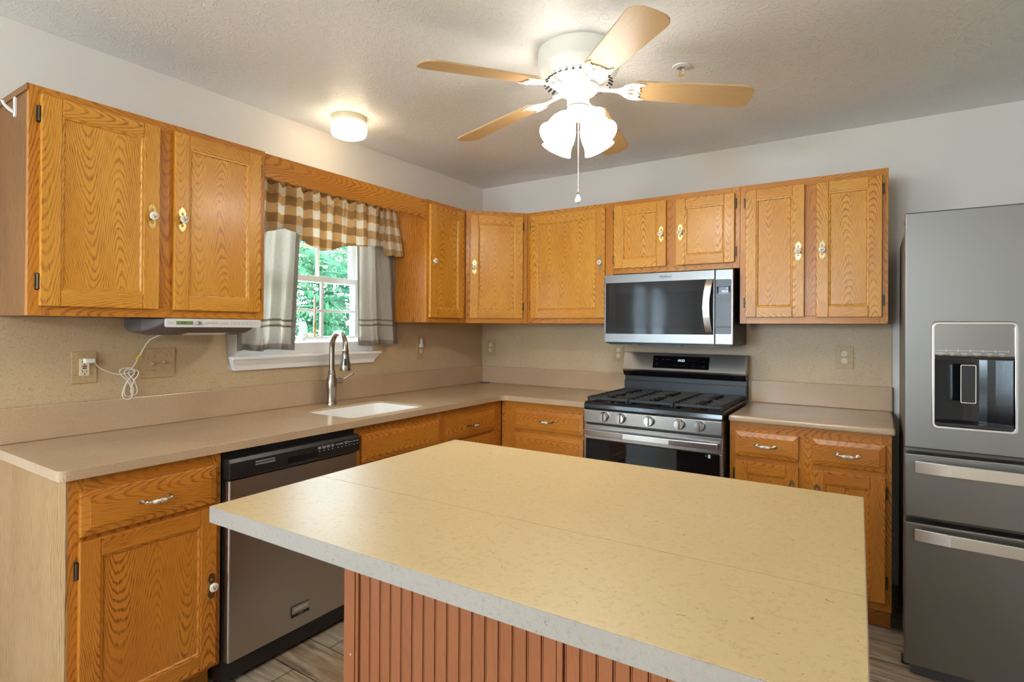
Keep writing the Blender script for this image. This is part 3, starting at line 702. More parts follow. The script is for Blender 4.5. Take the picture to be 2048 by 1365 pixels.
# burners and grates
for bx, by, br in ((.150, .13, .042), (.150, .41, .036), (.379, .27, .050), (.608, .13, .045), (.608, .41, .034)):
    m = MB(); m.T = Matrix.Translation((bx, by, .930)); m.lathe([(br+.012, 0), (br+.010, .006), (br, .007), (br, .013), (br-.004, .018), (.001, .019)], 24); m.build('burner', 'iron', rg)
for gx0, gx1 in ((.006, .251), (.256, .501), (.506, .751)):
    m = MB(); z = .9485; r = .0058
    def bar(p, q): m.cyl(p, q, r, 8)
    y0, y1 = .004, .545
    m.box(gx0, gx1, y0-.006, y0+.006, z-.010, z+.005); m.box(gx0, gx1, y1-.006, y1+.006, z-.010, z+.005)
    m.box(gx0, gx0+.010, y0, y1, z-.010, z+.005); m.box(gx1-.010, gx1, y0, y1, z-.010, z+.005)
    for k in range(1, 8):
        y = y0+(y1-y0)*k/8
        m.box(gx0, gx0+.095 if k != 4 else gx1, y-.0035, y+.0035, z-.007, z+.005)
        if k != 4: m.box(gx1-.095, gx1, y-.0035, y+.0035, z-.007, z+.005)
    cx = (gx0+gx1)/2; m.box(cx-.005, cx+.005, y0, y1, z-.008, z+.004)
    for x in (gx0+.008, gx1-.008):
        for y in (y0, (y0+y1)/2, y1): m.box(x-.006, x+.006, y-.006, y+.006, .930, z)
    m.build('burner_grate', 'iron', rg, bevel=.0022, seg=2)

# ------------------------------------------------------------------ microwave
mw = thing('microwave', 'over-the-range steel microwave with a curved handle, below the short oak cabinet', 'microwave', (1.230, -.400, 1.2605))
w, h = .752, .411
m = MB(); m.box(.006, w-.003, .020, .390, -.008, h); m.build('body', 'black', mw, bevel=.002)
m = MB(); m.box(.02, w-.02, .03, .38, -.014, -.008); m.box(.20, .46, .04, .10, -.018, -.013); m.build('underside_vent', 'dark_grey', mw)
m = MB(); m.box(0, .655, -.0, .026, 0, .054); m.box(0, .655, 0, .026, .359, h); m.box(0, .010, 0, .026, .054, .359); m.box(.640, .655, 0, .026, .054, .359)
md = m.build('door', 'mw_steel', mw, bevel=.002)
m = MB(); m.T = XZ; m.prism(rrect(.010, .650, .052, .361, .008, 4), [], -.012, .0015); gp = m.build('door_glass', 'mw_glass', md, bevel=.0006, seg=1)
m = MB(); m.box(.075, .595, -.0022, .004, .085, .296); m.build('viewing_screen', 'mw_screen', gp)
pts = []
m = MB(); N_ = 18; V = []; F = []
for i in range(N_+1):
    tt = i/N_; z = .054+.307*tt; b_ = math.sin(PI*tt); y = -.004-.036*b_**.7; xo = -.012*b_
    V += [(.612+xo, y, z), (.648+xo, y-.002, z), (.648+xo, y+.010, z), (.612+xo, y+.010, z)]
for i in range(N_):
    for k in range(4): F.append((i*4+k, i*4+(k+1) % 4, i*4+4+(k+1) % 4, i*4+4+k))
F += [(3, 2, 1, 0), tuple(N_*4+k for k in range(4))]
m.add(V, F, 0, None, True); m.build('handle', 'steel_bright', md, sharp=50)
m = MB(); m.box(.659, w, 0, .026, 0, h); cp = m.build('control_panel', 'mw_steel', mw, bevel=.002)
m = MB(); m.T = XZ; m.prism(rrect(.660, .744, .056, .357, .008, 4), [], -.004, .0015); kp = m.build('keypad', 'mw_panel', cp)
m = MB(); m.box(.667, .738, -.0030, -.001, .276, .318); dsp = m.build('display', 'black_glass', kp)
m = MB(); m.box(.678, .729, -.0036, -.0028, .279, .315); m.build('display_screen', 'lcd_blue', kp)
text('clock_digits', '10:22', .0165, kp, (.710, -.0040, .290), FACE, 'digit'); text('clock_digits', 'PM', .007, kp, (.722, -.0040, .307), FACE, 'digit')
rows = [('Popcorn', 'Potato', 'Reheat'), ('Soften', 'Melt', 'Simmer'), ('Defrost', 'Steam', 'Cook'), ('Kids', 'Snack', 'Auto'), ('1', '2', '3'), ('4', '5', '6'), ('7', '8', '9'), ('Power', '0', 'Timer'), ('Fan', 'Light', 'Clock'), ('Cancel', 'Start', '+30')]
for j, rw in enumerate(rows):
    for i, s_ in enumerate(rw): text('label_print', s_, .0058 if len(s_) > 1 else .008, kp, (.678+i*.025, -.0022, .262-j*.0178), FACE, 'ink_grey')
m = MB(); m.box(.663, .741, -.0026, -.001, .090, .100)
for i in range(3): pass
m.build('start_bar', 'black', kp)
text('logo_lettering', 'Whirlpool', .021, md, (.378, -.0006, .386), FACE, 'ink', .0004, 'CENTER', .25, .8)
m = MB(); cxl, czl = .381, .386
ring = [(cxl+.022*math.cos(a)*.9-.010*math.sin(a)*.4, -.0006, czl+.0075*math.sin(a)+.016*math.cos(a)) for a in [PI*2*k/32 for k in range(26)]]
m.tube(ring, .0011, 5); m.build('logo_swirl', 'antique', md)

# ------------------------------------------------------------------ refrigerator
fg = thing('refrigerator', 'tall steel refrigerator with a water dispenser in its door and two drawers below', 'refrigerator', (2.724, -.914, 0))
FW = .908
m = MB(); m.box(.008, FW-.008, .075, .86, .03, 1.775); m.build('cabinet_body', 'fridge_side', fg, bevel=.004)
m = MB(); m.box(0, .05, .04, .14, 1.775, 1.792); m.box(FW-.05, FW, .04, .14, 1.775, 1.792); m.build('hinge_cover', 'fridge_side', fg, bevel=.004)
dz0, dz1 = .888, 1.802
dx0, dx1, px0, px1, pz0, pz1 = 0, .452, .087, .329, .975, 1.374
m = MB(); m.T = XZ; m.prism([(dx0, dz0), (dx1, dz0), (dx1, dz1), (dx0, dz1)], [rrect(px0, px1, pz0, pz1, .016, 5)], -.07, 0); d1 = m.build('door', 'steel_fridge', fg, bevel=.005, seg=3)
m = MB(); m.T = XZ
m.prism(rrect(px0-.002, px1+.002, pz0-.002, pz1+.002, .018, 6), [rrect(px0+.006, px1-.006, pz0+.006, pz1-.006, .012, 6)], -.02, .0025); disp = m.build('dispenser_trim', 'chrome', d1, bevel=.001)
rc = MB()
a, b = px0+.006, px1-.006
zc = 1.240
rc.quad([(a, .0, zc), (a, 0, pz0+.03), (a, .062, pz0+.03), (a, .062, zc)]); rc.quad([(b, 0, pz0+.03), (b, 0, zc), (b, .062, zc), (b, .062, pz0+.03)])
nb = 10
arc = [(a+(b-a)*k/nb, .030+.034*math.sin(PI*k/nb)) for k in range(nb+1)]
for (xa, ya), (xb, yb) in zip(arc[:-1], arc[1:]): rc.quad([(xa, ya, pz0+.006), (xb, yb, pz0+.006), (xb, yb, zc), (xa, ya, zc)])
rc.quad([(a, 0, zc), (a, .065, zc), (b, .065, zc), (b, 0, zc)])
m = rc; m.build('dispenser_recess', 'black_gloss', d1)
m = MB(); m.box(a, b, .002, .055, pz0+.006, pz0+.020); m.build('drip_tray', 'black', d1, bevel=.003)
m = MB(); wedge(m, [(.004, pz1-.006), (.002, zc+.012), (.008, zc-.004), (.02, zc-.004), (.02, pz1-.006)], a, b); cpl = m.build('dispenser_panel', 'mw_steel', d1)
m = MB(); m.T = XZ; m.prism(rrect(.172, .218, 1.072, 1.216, .005, 4), [rrect(.1745, .2155, 1.0745, 1.2135, .004, 4)], -.030, -.020); m.build('paddle_trim', 'chrome', d1)
m = MB(); m.T = XZ; m.prism(rrect(.1745, .2155, 1.0745, 1.2135, .004, 4), [], -.032, -.022); m.build('paddle', 'black', d1)
for i, s_ in enumerate(('Ice/Water', 'Light', 'Temp', 'Options', 'Lock', 'Filter')):
    tx = .110+i*.0355
    text('label_print', s_, .0072, cpl, (tx, .0004, zc+.019), FACE, 'ink_white'); text('label_print', 'select', .0045, cpl, (tx, .0006, zc+.011), FACE, 'ink_white')
m = MB()
for i in range(6): 
    x_ = .094+i*.0355; m.box(x_, x_+.033, .0010, .003, zc+.0285, zc+.0295); m.box(x_+.033, x_+.0342, .0010, .003, zc+.0245, zc+.0335)
m.build('key_marks', 'ink_white', cpl)
m = MB(); m.T = XZ; m.prism([(.456, dz0), (FW, dz0), (FW, dz1), (.456, dz1)], [], -.07, 0); m.build('door', 'steel_fridge', fg, bevel=.005, seg=3)
for za, zb, hz in ((.622, .866, .8215), (.047, .600, .562)):
    m = MB(); m.box(0, FW, 0, .07, za, zb); dd = m.build('drawer', 'steel_fridge', fg, bevel=.005, seg=3)
    m = MB(); P1 = [(.030, -.030), (.14, -.044), (FW/2, -.056), (FW-.14, -.044), (FW-.030, -.030)]
    outl = P1+[(x, y+.014) for x, y in reversed(P1)]
    m.prism(outl, [], hz-.022, hz+.022); m.box(.032, .046, -.022, .002, hz-.018, hz+.018); m.box(FW-.046, FW-.032, -.022, .002, hz-.018, hz+.018)
    m.build('handle', 'steel_bright', dd, bevel=.002)
m = MB(); m.box(.02, FW-.02, .03, .10, .006, .045); m.build('kick_grille', 'mw_panel', fg)
m = MB()
m.cyl((-.006, .10, .018), (.022, .10, .018), .018, 14)
m.build('roller', 'black', fg)

# ------------------------------------------------------------------ island
IR = .0223; ix, iy = 1.3014, -2.8542
it = thing('island_countertop', 'large yellow-beige flecked island countertop with a seam across it, in the foreground', 'countertop', (ix, iy, .876), IR)
m = MB(); m.box(.0016, 1.3228, .0016, .3208, 0, .038); m.build('top_panel', 'island_top', it)
m = MB(); m.box(.0016, 1.3228, .3227, .9486, 0, .038); m.build('top_panel', 'island_top', it)
m = MB(); m.prism([(0, 0), (1.3244, 0), (1.3244, .9502), (0, .9502)], [[(.0016, .0016), (1.3228, .0016), (1.3228, .9486), (.0016, .9486)]], 0, .0375); m.build('edge_strip', 'island_edge_daylit', it)['label'] = 'flecked edge strip with daylight grey put into its colour'
m = MB(); m.box(.0017, 1.3227, .32082, .32268, .001, .0376); m.build('seam', 'groove', it)['label'] = 'thin dark seam'
ib = thing('island_cabinet', 'brown painted island cabinet clad in vertical beadboard, under the beige island top', 'cabinet', (ix, iy, 0), IR)
bx0, bx1, by0, by1 = .112, 1.225, .315, .915
m = MB(); m.box(bx0+.012, bx1-.012, by0+.014, by1, .0, .8755); m.build('carcass', 'groove', ib)
def bead(m, x0, x1, y, pitch=.0366):
    n = max(1, round((x1-x0)/pitch)); p = (x1-x0)/n
    for k in range(n):
        a, b = x0+k*p, x0+(k+1)*p
        m.box(a+.0052, b-.0008, y+.003, y+.014, 0, .8755); m.box(a+.0012, a+.0042, y+.0036, y+.012, 0, .8755)
m = MB()
m.box(bx0, bx0+.041, by0-.002, by0+.016, 0, .8755); m.box(bx0+.043, bx0+.054, by0-.0005, by0+.016, 0, .8755)
bead(m, bx0+.056, bx0+.654, by0); m.box(bx0+.656, bx0+.670, by0-.0005, by0+.016, 0, .8755); bead(m, bx0+.672, bx1-.04, by0); m.box(bx1-.038, bx1, by0-.002, by0+.016, 0, .8755)
m.build('beadboard', 'paint_brown', ib, bevel=.0009, seg=1)
m = MB(); m.box(bx0, bx0+.012, by0+.016, by1, 0, .8755); m.box(bx1-.012, bx1, by0+.016, by1, 0, .8755); m.build('side_panel', 'paint_brown', ib)
m = MB()
for x_, z_ in ((bx0+.028, .795), (bx0+.066, .68), (bx0+.028, .45)): m.T = Matrix.Translation((x_, by0-.002, z_)) @ XZ; m.lathe([(.0032, 0), (.0030, .0012), (.0012, .0014), (.0006, .0006)], 10)
m.T = Matrix.Identity(4); m.build('screw', 'screw', ib)

# ------------------------------------------------------------------ faucet
fc = thing('faucet', 'tall brushed nickel gooseneck faucet with pull-down head, behind the sink', 'faucet', (.106, -1.542, CT))
m = MB(); m.lathe([(.0285, 0), (.0285, .008), (.0265, .012), (.0255, .020), (.0245, .060), (.0275, .085), (.0295, .110), (.0275, .135), (.0210, .158), (.0195, .168), (.0205, .170), (.0190, .176), (.0160, .19)], 28); m.build('body', 'nickel', fc)
dx, dy = .97, -.243
R_ = .082; pts = [(0, 0, .17), (0, 0, .22), (0, 0, .27), (0, 0, .315)]
for k in range(1, 15):
    a = PI*k/14*1.02; pts.append((dx*R_*(1-math.cos(a)), dy*R_*(1-math.cos(a)), .315+R_*math.sin(a)))
m = MB(); m.tube(pts, .0145, 16); nk = m.build('spout', 'nickel', fc)
ex, ey, ez = pts[-1]
m = MB(); m.T = Matrix.Translation((ex, ey, ez-.115)); m.lathe([(.014, 0), (.0280, .001), (.0290, .006), (.0268, .030), (.0195, .075), (.0165, .100), (.0175, .102), (.0175, .110), (.0150, .112), (.0145, .118)], 24); hd = m.build('spray_head', 'nickel', nk)
m = MB(); m.T = Matrix.Translation((ex, ey, ez-.115)); 
a0 = math.atan2(-.836, .549)
m.lathe([(.0274, .030), (.0232, .066)], 5, 0, True, False, a0, a0+.6); m.build('spray_button', 'black', hd)
hx, hy = .243, .97
m = MB(); m.cyl((hx*.020, hy*.020, .128), (hx*.062, hy*.062, .128), .0150, 18); m.cyl((hx*.048, hy*.048, .128), (hx*.053, hy*.053, .128), .0160, 18)
m.tube([(hx*.060, hy*.060, .130), (hx*.085, hy*.085, .142), (hx*.115, hy*.115, .160), (hx*.122, hy*.122, .164)], [.0075, .0055, .0060, .0065], 12)
m.sphere((hx*.124, hy*.124, .165), .0095, 14, 8); m.build('lever', 'nickel', fc)

# ------------------------------------------------------------------ curtains
def sheet(fn, nu, nv, sx, sz):
    V = [fn(i/nu, j/nv) for j in range(nv+1) for i in range(nu+1)]
    F, U = [], []
    for j in range(nv):
        for i in range(nu):
            q = (j*(nu+1)+i, j*(nu+1)+i+1, (j+1)*(nu+1)+i+1, (j+1)*(nu+1)+i); F.append(q)
            U.append([(sx((k % (nu+1))/nu), sz((k//(nu+1))/nv, (k % (nu+1))/nu)) for k in q])
    return V, F, U
def interp(x, P):
    if x <= P[0][0]: return P[0][1]
    for (a, b), (c, d) in zip(P[:-1], P[1:]):
        if x <= c:
            t = (x-a)/(c-a); t = t*t*(3-2*t); return b+(d-b)*t
    return P[-1][1]
VB = [(-2.08, 1.795), (-2.02, 1.775), (-1.944, 1.805), (-1.904, 1.825), (-1.858, 1.841), (-1.825, 1.848), (-1.79, 1.835), (-1.732, 1.796), (-1.668, 1.767), (-1.607, 1.759), (-1.534, 1.772), (-1.458, 1.802), (-1.39, 1.812), (-1.324, 1.816), (-1.25, 1.828), (-1.17, 1.842)]
TOPZ = 2.105
def val_pt(u, v):
    y0 = -2.075+u*(.935); yt = y0
    yb = -2.078+u*.93
    zt = TOPZ+.008*math.sin(u*95)+.004*math.sin(u*41+1); zb = interp(yb, VB)
    z = zb+(zt-zb)*v; y = yb+(yt-yb)*v
    amp = .006+.010*(1-v)
    x = .103+amp*math.sin(u*62+1.5*math.sin(u*9))+.012*(1-v)*math.sin(u*17+.5)
    dp = math.exp(-((y+1.915)/.030)**2); x -= .028*dp*(.4+.6*(1-v))
    if v > .86: x += .010*math.sin(u*95)*(1 if v < .95 else 1.6)-(.012 if abs(v-.88) < .03 else 0)
    return (x, y, z)
V, F, U = sheet(val_pt, 260, 36, lambda u: u*.90, lambda v, u: (TOPZ-v*TOPZ*0)-(1-v)*(TOPZ-interp(-2.078+u*.93, VB)))
m = MB(); m.add(V, F, 0, U, True)
def jab_pt(u, v):
    yb = -1.182+u*.158; yt = -1.185+u*.105; zb = 1.784+.003*u; zt = TOPZ-.01+.006*math.sin(u*17)
    x = .112+(.010+.010*(1-v))*math.sin(u*13+.8)+.01*u*(1-v)
    return (x, yb+(yt-yb)*v, zb+(zt-zb)*v)
V, F, U = sheet(jab_pt, 60, 30, lambda u: 3.03+u*.20, lambda v, u: TOPZ-(1-v)*.321)
m.add(V, F, 0, U, True)
vc = m.build('valance_curtain', 'plaid', sharp=180)
tag(vc, 'gathered tan and white checked valance hanging across the top of the window', 'curtain')
so_ = vc.modifiers.new('cloth', 'SOLIDIFY'); so_.thickness = .0012
def cafe(name, yb0, yb1, yt0, yt1, zb, zt, nf, ph, amp, label):
    def fn(u, v):
        y = (yb0+(yb1-yb0)*u)*(1-v)+(yt0+(yt1-yt0)*u)*v
        x = .060+amp*(1-.62*v)*(math.copysign(abs(math.sin(u*nf*2*PI+ph+.6*math.sin(u*7)))**.7, math.sin(u*nf*2*PI+ph+.6*math.sin(u*7)))*.9+.35*math.sin(u*nf*4.6*PI+ph*2))
        if v < .07: y += .004*math.sin(u*90); x += .003*math.sin(u*120)
        return (max(x, .020), y, zb+(zt-zb)*v+.004*math.sin(u*11+ph)*(1-v))
    V, F, U = sheet(fn, 130, 40, lambda u: u*.7, lambda v, u: v*(zt-zb))
    m = MB(); m.add(V, F, 0, U, True); o = m.build(name, 'cafe', sharp=180); tag(o, label, 'curtain', 'cafe curtain pair')
    s_ = o.modifiers.new('cloth', 'SOLIDIFY'); s_.thickness = .001
cafe('cafe_curtain', -2.075, -1.762, -2.07, -1.715, 1.224, 1.900, 3.3, .3, .036, 'greige cafe curtain on the left half of the window, partly behind the oak cabinet')
cafe('cafe_curtain', -1.325, -.985, -1.335, -1.03, 1.235, 1.900, 2.6, 2.2, .032, 'greige cafe curtain on the right half of the window, beside the narrow cabinet')
# candle on the window
cs = thing('window_candle', 'cream candle in a small brass holder with a clear back plate, standing at the window', 'candle', (-.036, -1.600, 1.256))
m = MB(); m.T = Matrix.Translation((0, -.025, 0)) @ Matrix(((0, 0, 1, 0), (1, 0, 0, 0), (0, 1, 0, 0), (0, 0, 0, 1)))
m.prism([(0, .002), (.026, .03), (.026, .085), (.012, .118), (-.012, .118), (-.026, .085), (-.026, .03)], [], 0, .004); m.build('back_plate', 'clear', cs)
m = MB(); m.tube([(.004, -.02, .04), (.03, .0, .035), (.05, .008, .040)], .004, 8)
m.T = Matrix.Translation((.055, .010, .038)); m.lathe([(.004, -.006), (.007, 0), (.020, .004), (.022, .007), (.008, .009), (.006, .02), (.010, .026), (.0065, .034), (.0085, .05), (.0085, .075), (.0075, .075), (.0075, .06)], 18, 0, True, False); m.build('holder', 'brass', cs)
m = MB(); m.T = Matrix.Translation((.055, .010, .038)); m.lathe([(.0072, .05), (.0070, .200), (.0060, .214), (.003, .221), (.0005, .224)], 14); m.build('candle', 'candle', cs)

# ------------------------------------------------------------------ radio and its cord
rd = thing('under_cabinet_radio', 'grey under-cabinet radio with a silver front strip, below the large left wall cabinet', 'radio', (.330, -2.507, UB-.0365), PI/2)
m = MB(); w = .400
def sec(y, dz0, ins): return [(-.045+ins, y, .034), (w-.012-ins*.3, y, .034), (w-.012-ins*.3, y, dz0+.010), (w-.05-ins, y, dz0), (.03+ins, y, dz0), (-.045+ins, y, dz0+.016)]
S_ = [sec(.012, .0, .042), sec(.05, -.020, .02), sec(.10, -.032, 0), sec(.22, -.034, 0), sec(.27, -.02, .01)]
n = 6
for A, B in zip(S_[:-1], S_[1:]):
    m.add(A+B, [(i, (i+1) % n, n+(i+1) % n, n+i) for i in range(n)])
m.add(S_[0], [tuple(range(n))[::-1]]); m.add(S_[-1], [tuple(range(n))])
m.build('body', 'radio', rd, bevel=.004)
m = MB(); m.T = XZ; m.prism(rrect(0, w-.004, 0, .034, .007, 5), [], -.012, .0); fp = m.build('front_panel', 'silver_plastic', rd, bevel=.0012)
m = MB(); m.T = XZ; m.prism(rrect(.038, .102, .010, .0245, .001, 2), [], -.001, .0006); sc_ = m.build('display', 'lcd_green', rd)
text('clock_digits', '5:24', .0105, sc_, (.066, -.0010, .0172), FACE, 'ink')
text('brand_print', 'memorex', .0055, fp, (.020, -.0006, .0175), FACE, 'ink_grey')
m = MB(); m.T = Matrix.Translation((.122, 0, .017)) @ XZ; m.lathe([(.0085, 0), (.0080, .007), (.0065, .009), (.0005, .0092)], 20); m.build('tuning_knob', 'steel_bright', rd)
m = MB()
for x_, z_ in ((.108, .012), (.136, .021), (.136, .012)): m.T = Matrix.Translation((x_, 0, z_)) @ XZ; m.lathe([(.0016, 0), (.0016, .001)], 8)
m.T = XZ
for k in range(5): m.prism(rrect(.153+k*.0105, .160+k*.0105, .013, .021, .0012, 2), [rrect(.1538+k*.0105, .1592+k*.0105, .0138, .0202, .001, 2)], 0, .0006)
m.build('preset_marks', 'ink_grey', rd)
m = MB(); m.T = XZ
for k in range(3): m.prism(rrect(.213+k*.012, .222+k*.012, .012, .021, .002, 2), [rrect(.2138+k*.012, .2212+k*.012, .0128, .0202, .0016, 2)], 0, .0006)
for k in range(7): m.prism(rrect(.262+k*.0178, .275+k*.0178, .010, .024, .002, 2), [rrect(.2628+k*.0178, .2742+k*.0178, .0108, .0232, .0016, 2)], 0, .0006)
m.build('button_marks', 'ink_grey', rd)
m = MB(); m.add([(.100, .052, -.0215), (.285, .052, -.0215), (.300, .102, -.0335), (.085, .102, -.0335)], [(3, 2, 1, 0)]); m.add([(.113, .056, -.0232), (.272, .056, -.0232), (.283, .098, -.0333), (.102, .098, -.0333)], [(3, 2, 1, 0)], 1); m.build('speaker_plate', ['fridge_side', 'silver_plastic'], rd)
# cord (wall coordinates to the radio's frame: x = y+2.507, y = .330-X, z = Z-UBz)
def wl(X, Y, Z): return (Y+2.507, .330-X, Z-(UB-.0365))
cp_ = [(.10, -2.40, 1.312), (.045, -2.438, 1.285), (.03, -2.462, 1.235), (.03, -2.495, 1.170)]
for k in range(0, 97):
    tt = PI*2*3*k/96; up = math.cos(tt); b_ = (.050 if up > 0 else .080)*(1-.10*(k//32)); a_ = .026 if up > 0 else .020
    cp_.append((.030+.012*math.sin(tt*.5+.5), -2.507+a_*math.sin(2*tt)*(1-.18*(k//32))+(.012*(k//32-1)), 1.118+b_*up))
cp_ += [(.032, -2.545, 1.142), (.030, -2.585, 1.156), (.030, -2.618, 1.176), (.038, -2.635, 1.198), (.046, -2.642, 1.206)]
def catmull(P, s=3):
    O = []
    for i in range(len(P)-1):
        p0, p1, p2, p3 = [Vector(P[max(0, min(len(P)-1, i+k))]) for k in (-1, 0, 1, 2)]
        for j in range(s):
            t_ = j/s; O.append(.5*((2*p1)+(-p0+p2)*t_+(2*p0-5*p1+4*p2-p3)*t_*t_+(-p0+3*p1-3*p2+p3)*t_**3))
    return O+[Vector(P[-1])]
m = MB(); m.tube([wl(*p) for p in catmull(cp_, 2)], .0021, 6); cd = m.build('power_cord', 'cord', rd)
m = MB(); p0 = wl(.046, -2.640, 1.205); m.box(p0[0]-.030, p0[0]+.004, p0[1]-.004, p0[1]+.022, p0[2]-.010, p0[2]+.008); m.build('plug', 'white_plastic', cd, bevel=.003)
m = MB(); a_, b_ = wl(.03, -2.472, 1.218), wl(.03, -2.482, 1.198); m.cyl(a_, b_, .005, 8); m.build('cord_tag', 'tag_yellow', cd)

# ------------------------------------------------------------------ outlets, switches
def outlet(name, label, loc, rz, w, h, plate='plate', faces='duplex', cat='outlet'):
    o = thing(name, label, cat, loc, rz)
    m = MB(); m.T = XZ; m.prism(rrect(-w/2, w/2, -h/2, h/2, .004, 3), [], 0, .006); m.build('cover_plate', plate, o, bevel=.002)
    m = MB()
    if faces == 'duplex':
        for z in (.0195, -.0195):
            m.T = Matrix.Translation((0, -.006, z)) @ XZ
            m.prism([(.0165*max(-.82, min(.82, math.cos(a)))*1.0, .0155*math.sin(a)*.92) for a in [2*PI*k/24 for k in range(24)]], [], 0, .0015)
        m.T = Matrix.Identity(4); r_ = m.build('receptacle', 'ivory', o)
        m = MB()
        for z in (.0195, -.0195):
            m.box(-.0072, -.0054, -.0080, -.0070, z-.001, z+.0065); m.box(.0054, .0072, -.0080, -.0070, z, z+.0060); m.cyl((0, -.0070, z-.006), (0, -.0080, z-.006), .0024, 8)
        m.build('slots', 'ink', r_)
    elif faces == 'gfci':
        m.box(-.0168, .0168, -.009, -.004, -.0335, .0335); r_ = m.build('receptacle', 'ivory', o, bevel=.001)
        m = MB()
        for z in (.019, -.019):
            m.box(-.0078, -.0058, -.0095, -.0085, z-.001, z+.0065); m.box(.0058, .0078, -.0095, -.0085, z-.001, z+.0065); m.cyl((0, -.0085, z-.008), (0, -.0095, z-.008), .0026, 8)
        m.build('slots', 'ink', r_)
        m = MB(); m.box(-.0078, .0078, -.0105, -.0085, .0012, .0062); m.build('reset_button', 'red', r_, bevel=.0006)
        m = MB(); m.box(-.0065, .0065, -.0105, -.0085, -.0062, -.0012); m.build('test_button', 'ink', r_, bevel=.0006)
    else:
        for x in (-.023, .023):
            m = MB(); m.T = Matrix.Translation((x, -.006, 0)) @ Matrix.Rotation(.45 if x < 0 else -.45, 4, 'X'); m.box(-.0045, .0045, -.013, .002, -.0055, .0055); m.build('toggle', 'plate', o, bevel=.0015)
        m = MB()
        for x in (-.023, .023):
            for z in (.030, -.030): m.T = Matrix.Translation((x, -.006, z)) @ XZ; m.lathe([(.003, 0), (.0024, .0012), (.0005, .0014)], 8)
        m.build('screw', 'plate', o)
    return o
outlet('outlet', 'wide-plated ground-fault outlet with a white plug in it, left of the switches', (.0105, -2.662, 1.178), PI/2, .082, .125, faces='gfci')
outlet('switch_plate', 'double toggle switch plate on the left backsplash, right of the plugged-in outlet', (.0105, -2.392, 1.182), PI/2, .135, .127, faces='switch', cat='switch')
outlet('outlet', 'outlet on the left backsplash holding a small plug-in night light', (.0105, -.725, 1.203), PI/2, .078, .155)
outlet('outlet', 'outlet on the back backsplash close to the room corner', (.096, -.0105, 1.187), 0, .080, .122)
outlet('outlet', 'outlet just below the left end of the microwave', (1.165, -.0105, 1.178), 0, .076, .122)
outlet('outlet', 'outlet on the backsplash above the short countertop by the refrigerator', (2.484, -.0105, 1.194), 0, .086, .126)
nl = thing('night_light', 'tiny clear and white plug-in night light on the left backsplash outlet', 'night light', (.018, -.737, 1.222), PI/2)
m = MB(); m.box(-.012, .012, -.022, -.001, -.016, .010); m.build('plug_base', 'white_plastic', nl, bevel=.004, seg=3)
m = MB(); m.T = Matrix.Translation((0, -.013, .010)); m.lathe([(.009, 0), (.011, .012), (.008, .026), (.004, .036), (.0005, .040)], 16); m.build('bulb_cover', 'clear', nl)
# adhesive hook on the cabinet side
hk = thing('adhesive_hook', 'white plastic adhesive hook on the side of the large left wall cabinet', 'hook', (.200, -2.9265, 2.045))
m = MB(); m.T = XZ; m.prism(rrect(-.010, .010, 0, .068, .008, 5), [], 0, .005); m.build('back_plate', 'white_plastic', hk, bevel=.0015)
m = MB(); m.tube([(0, -.004, .016), (0, -.016, .022), (0, -.028, .032), (0, -.036, .046)], [.006, .0055, .005, .0045], 10); m.build('prong', 'white_plastic', hk)

# ------------------------------------------------------------------ ceiling fan
FX, FY = 1.6231, -1.5590
fan = thing('ceiling_fan', 'white five-blade ceiling fan with pale maple blades and four lit glass shades', 'ceiling fan', (FX, FY, H))
m = MB(); m.lathe([(.163, 0), (.1635, -.066), (.160, -.074)], 48, 0, True, False); m.lathe([(.163, -.0005), (.001, -.0006)], 48, 0, False, False); hs = m.build('motor_housing', 'white', fan)
m = MB(); m.lathe([(.160, -.074), (.150, -.092), (.135, -.106), (.100, -.128), (.086, -.136), (.083, -.146), (.050, -.148)], 48, 0, True, False); bw = m.build('vent_bowl', 'white', fan)
m = MB()
for k in range(30):
    a = 2*PI*k/30
    m.T = Matrix.Rotation(a, 4, 'Z') @ Matrix.Translation((.123, 0, -.1148)) @ Matrix.Rotation(math.atan2(.022, .035)+0, 4, 'Y') @ Matrix.Identity(4)
    m.prism(rrect(-.019, .019, -.0042, .0042, .004, 3), [], -.0018, .0022)
m.T = Matrix.Identity(4); m.build('vent_slot', 'ink', bw)
m = MB(); m.lathe([(.085, -.146), (.078, -.150), (.074, -.160), (.050, -.163), (.046, -.166)], 40, 0, True, False); m.build('flywheel', 'white', fan)
m = MB(); m.lathe([(.044, -.150), (.0445, -.168), (.0445, -.218)], 36, 0, True, False); m.lathe([(.0450, -.218), (.0455, -.219), (.0450, -.2205)], 36, 1, True, False)
m.lathe([(.0445, -.2205), (.043, -.224), (.048, -.236), (.046, -.250), (.036, -.262), (.020, -.270), (.010, -.275), (.0005, -.276)], 36, 0, True, False); lk = m.build('light_kit', ['white', 'bronze'], fan)
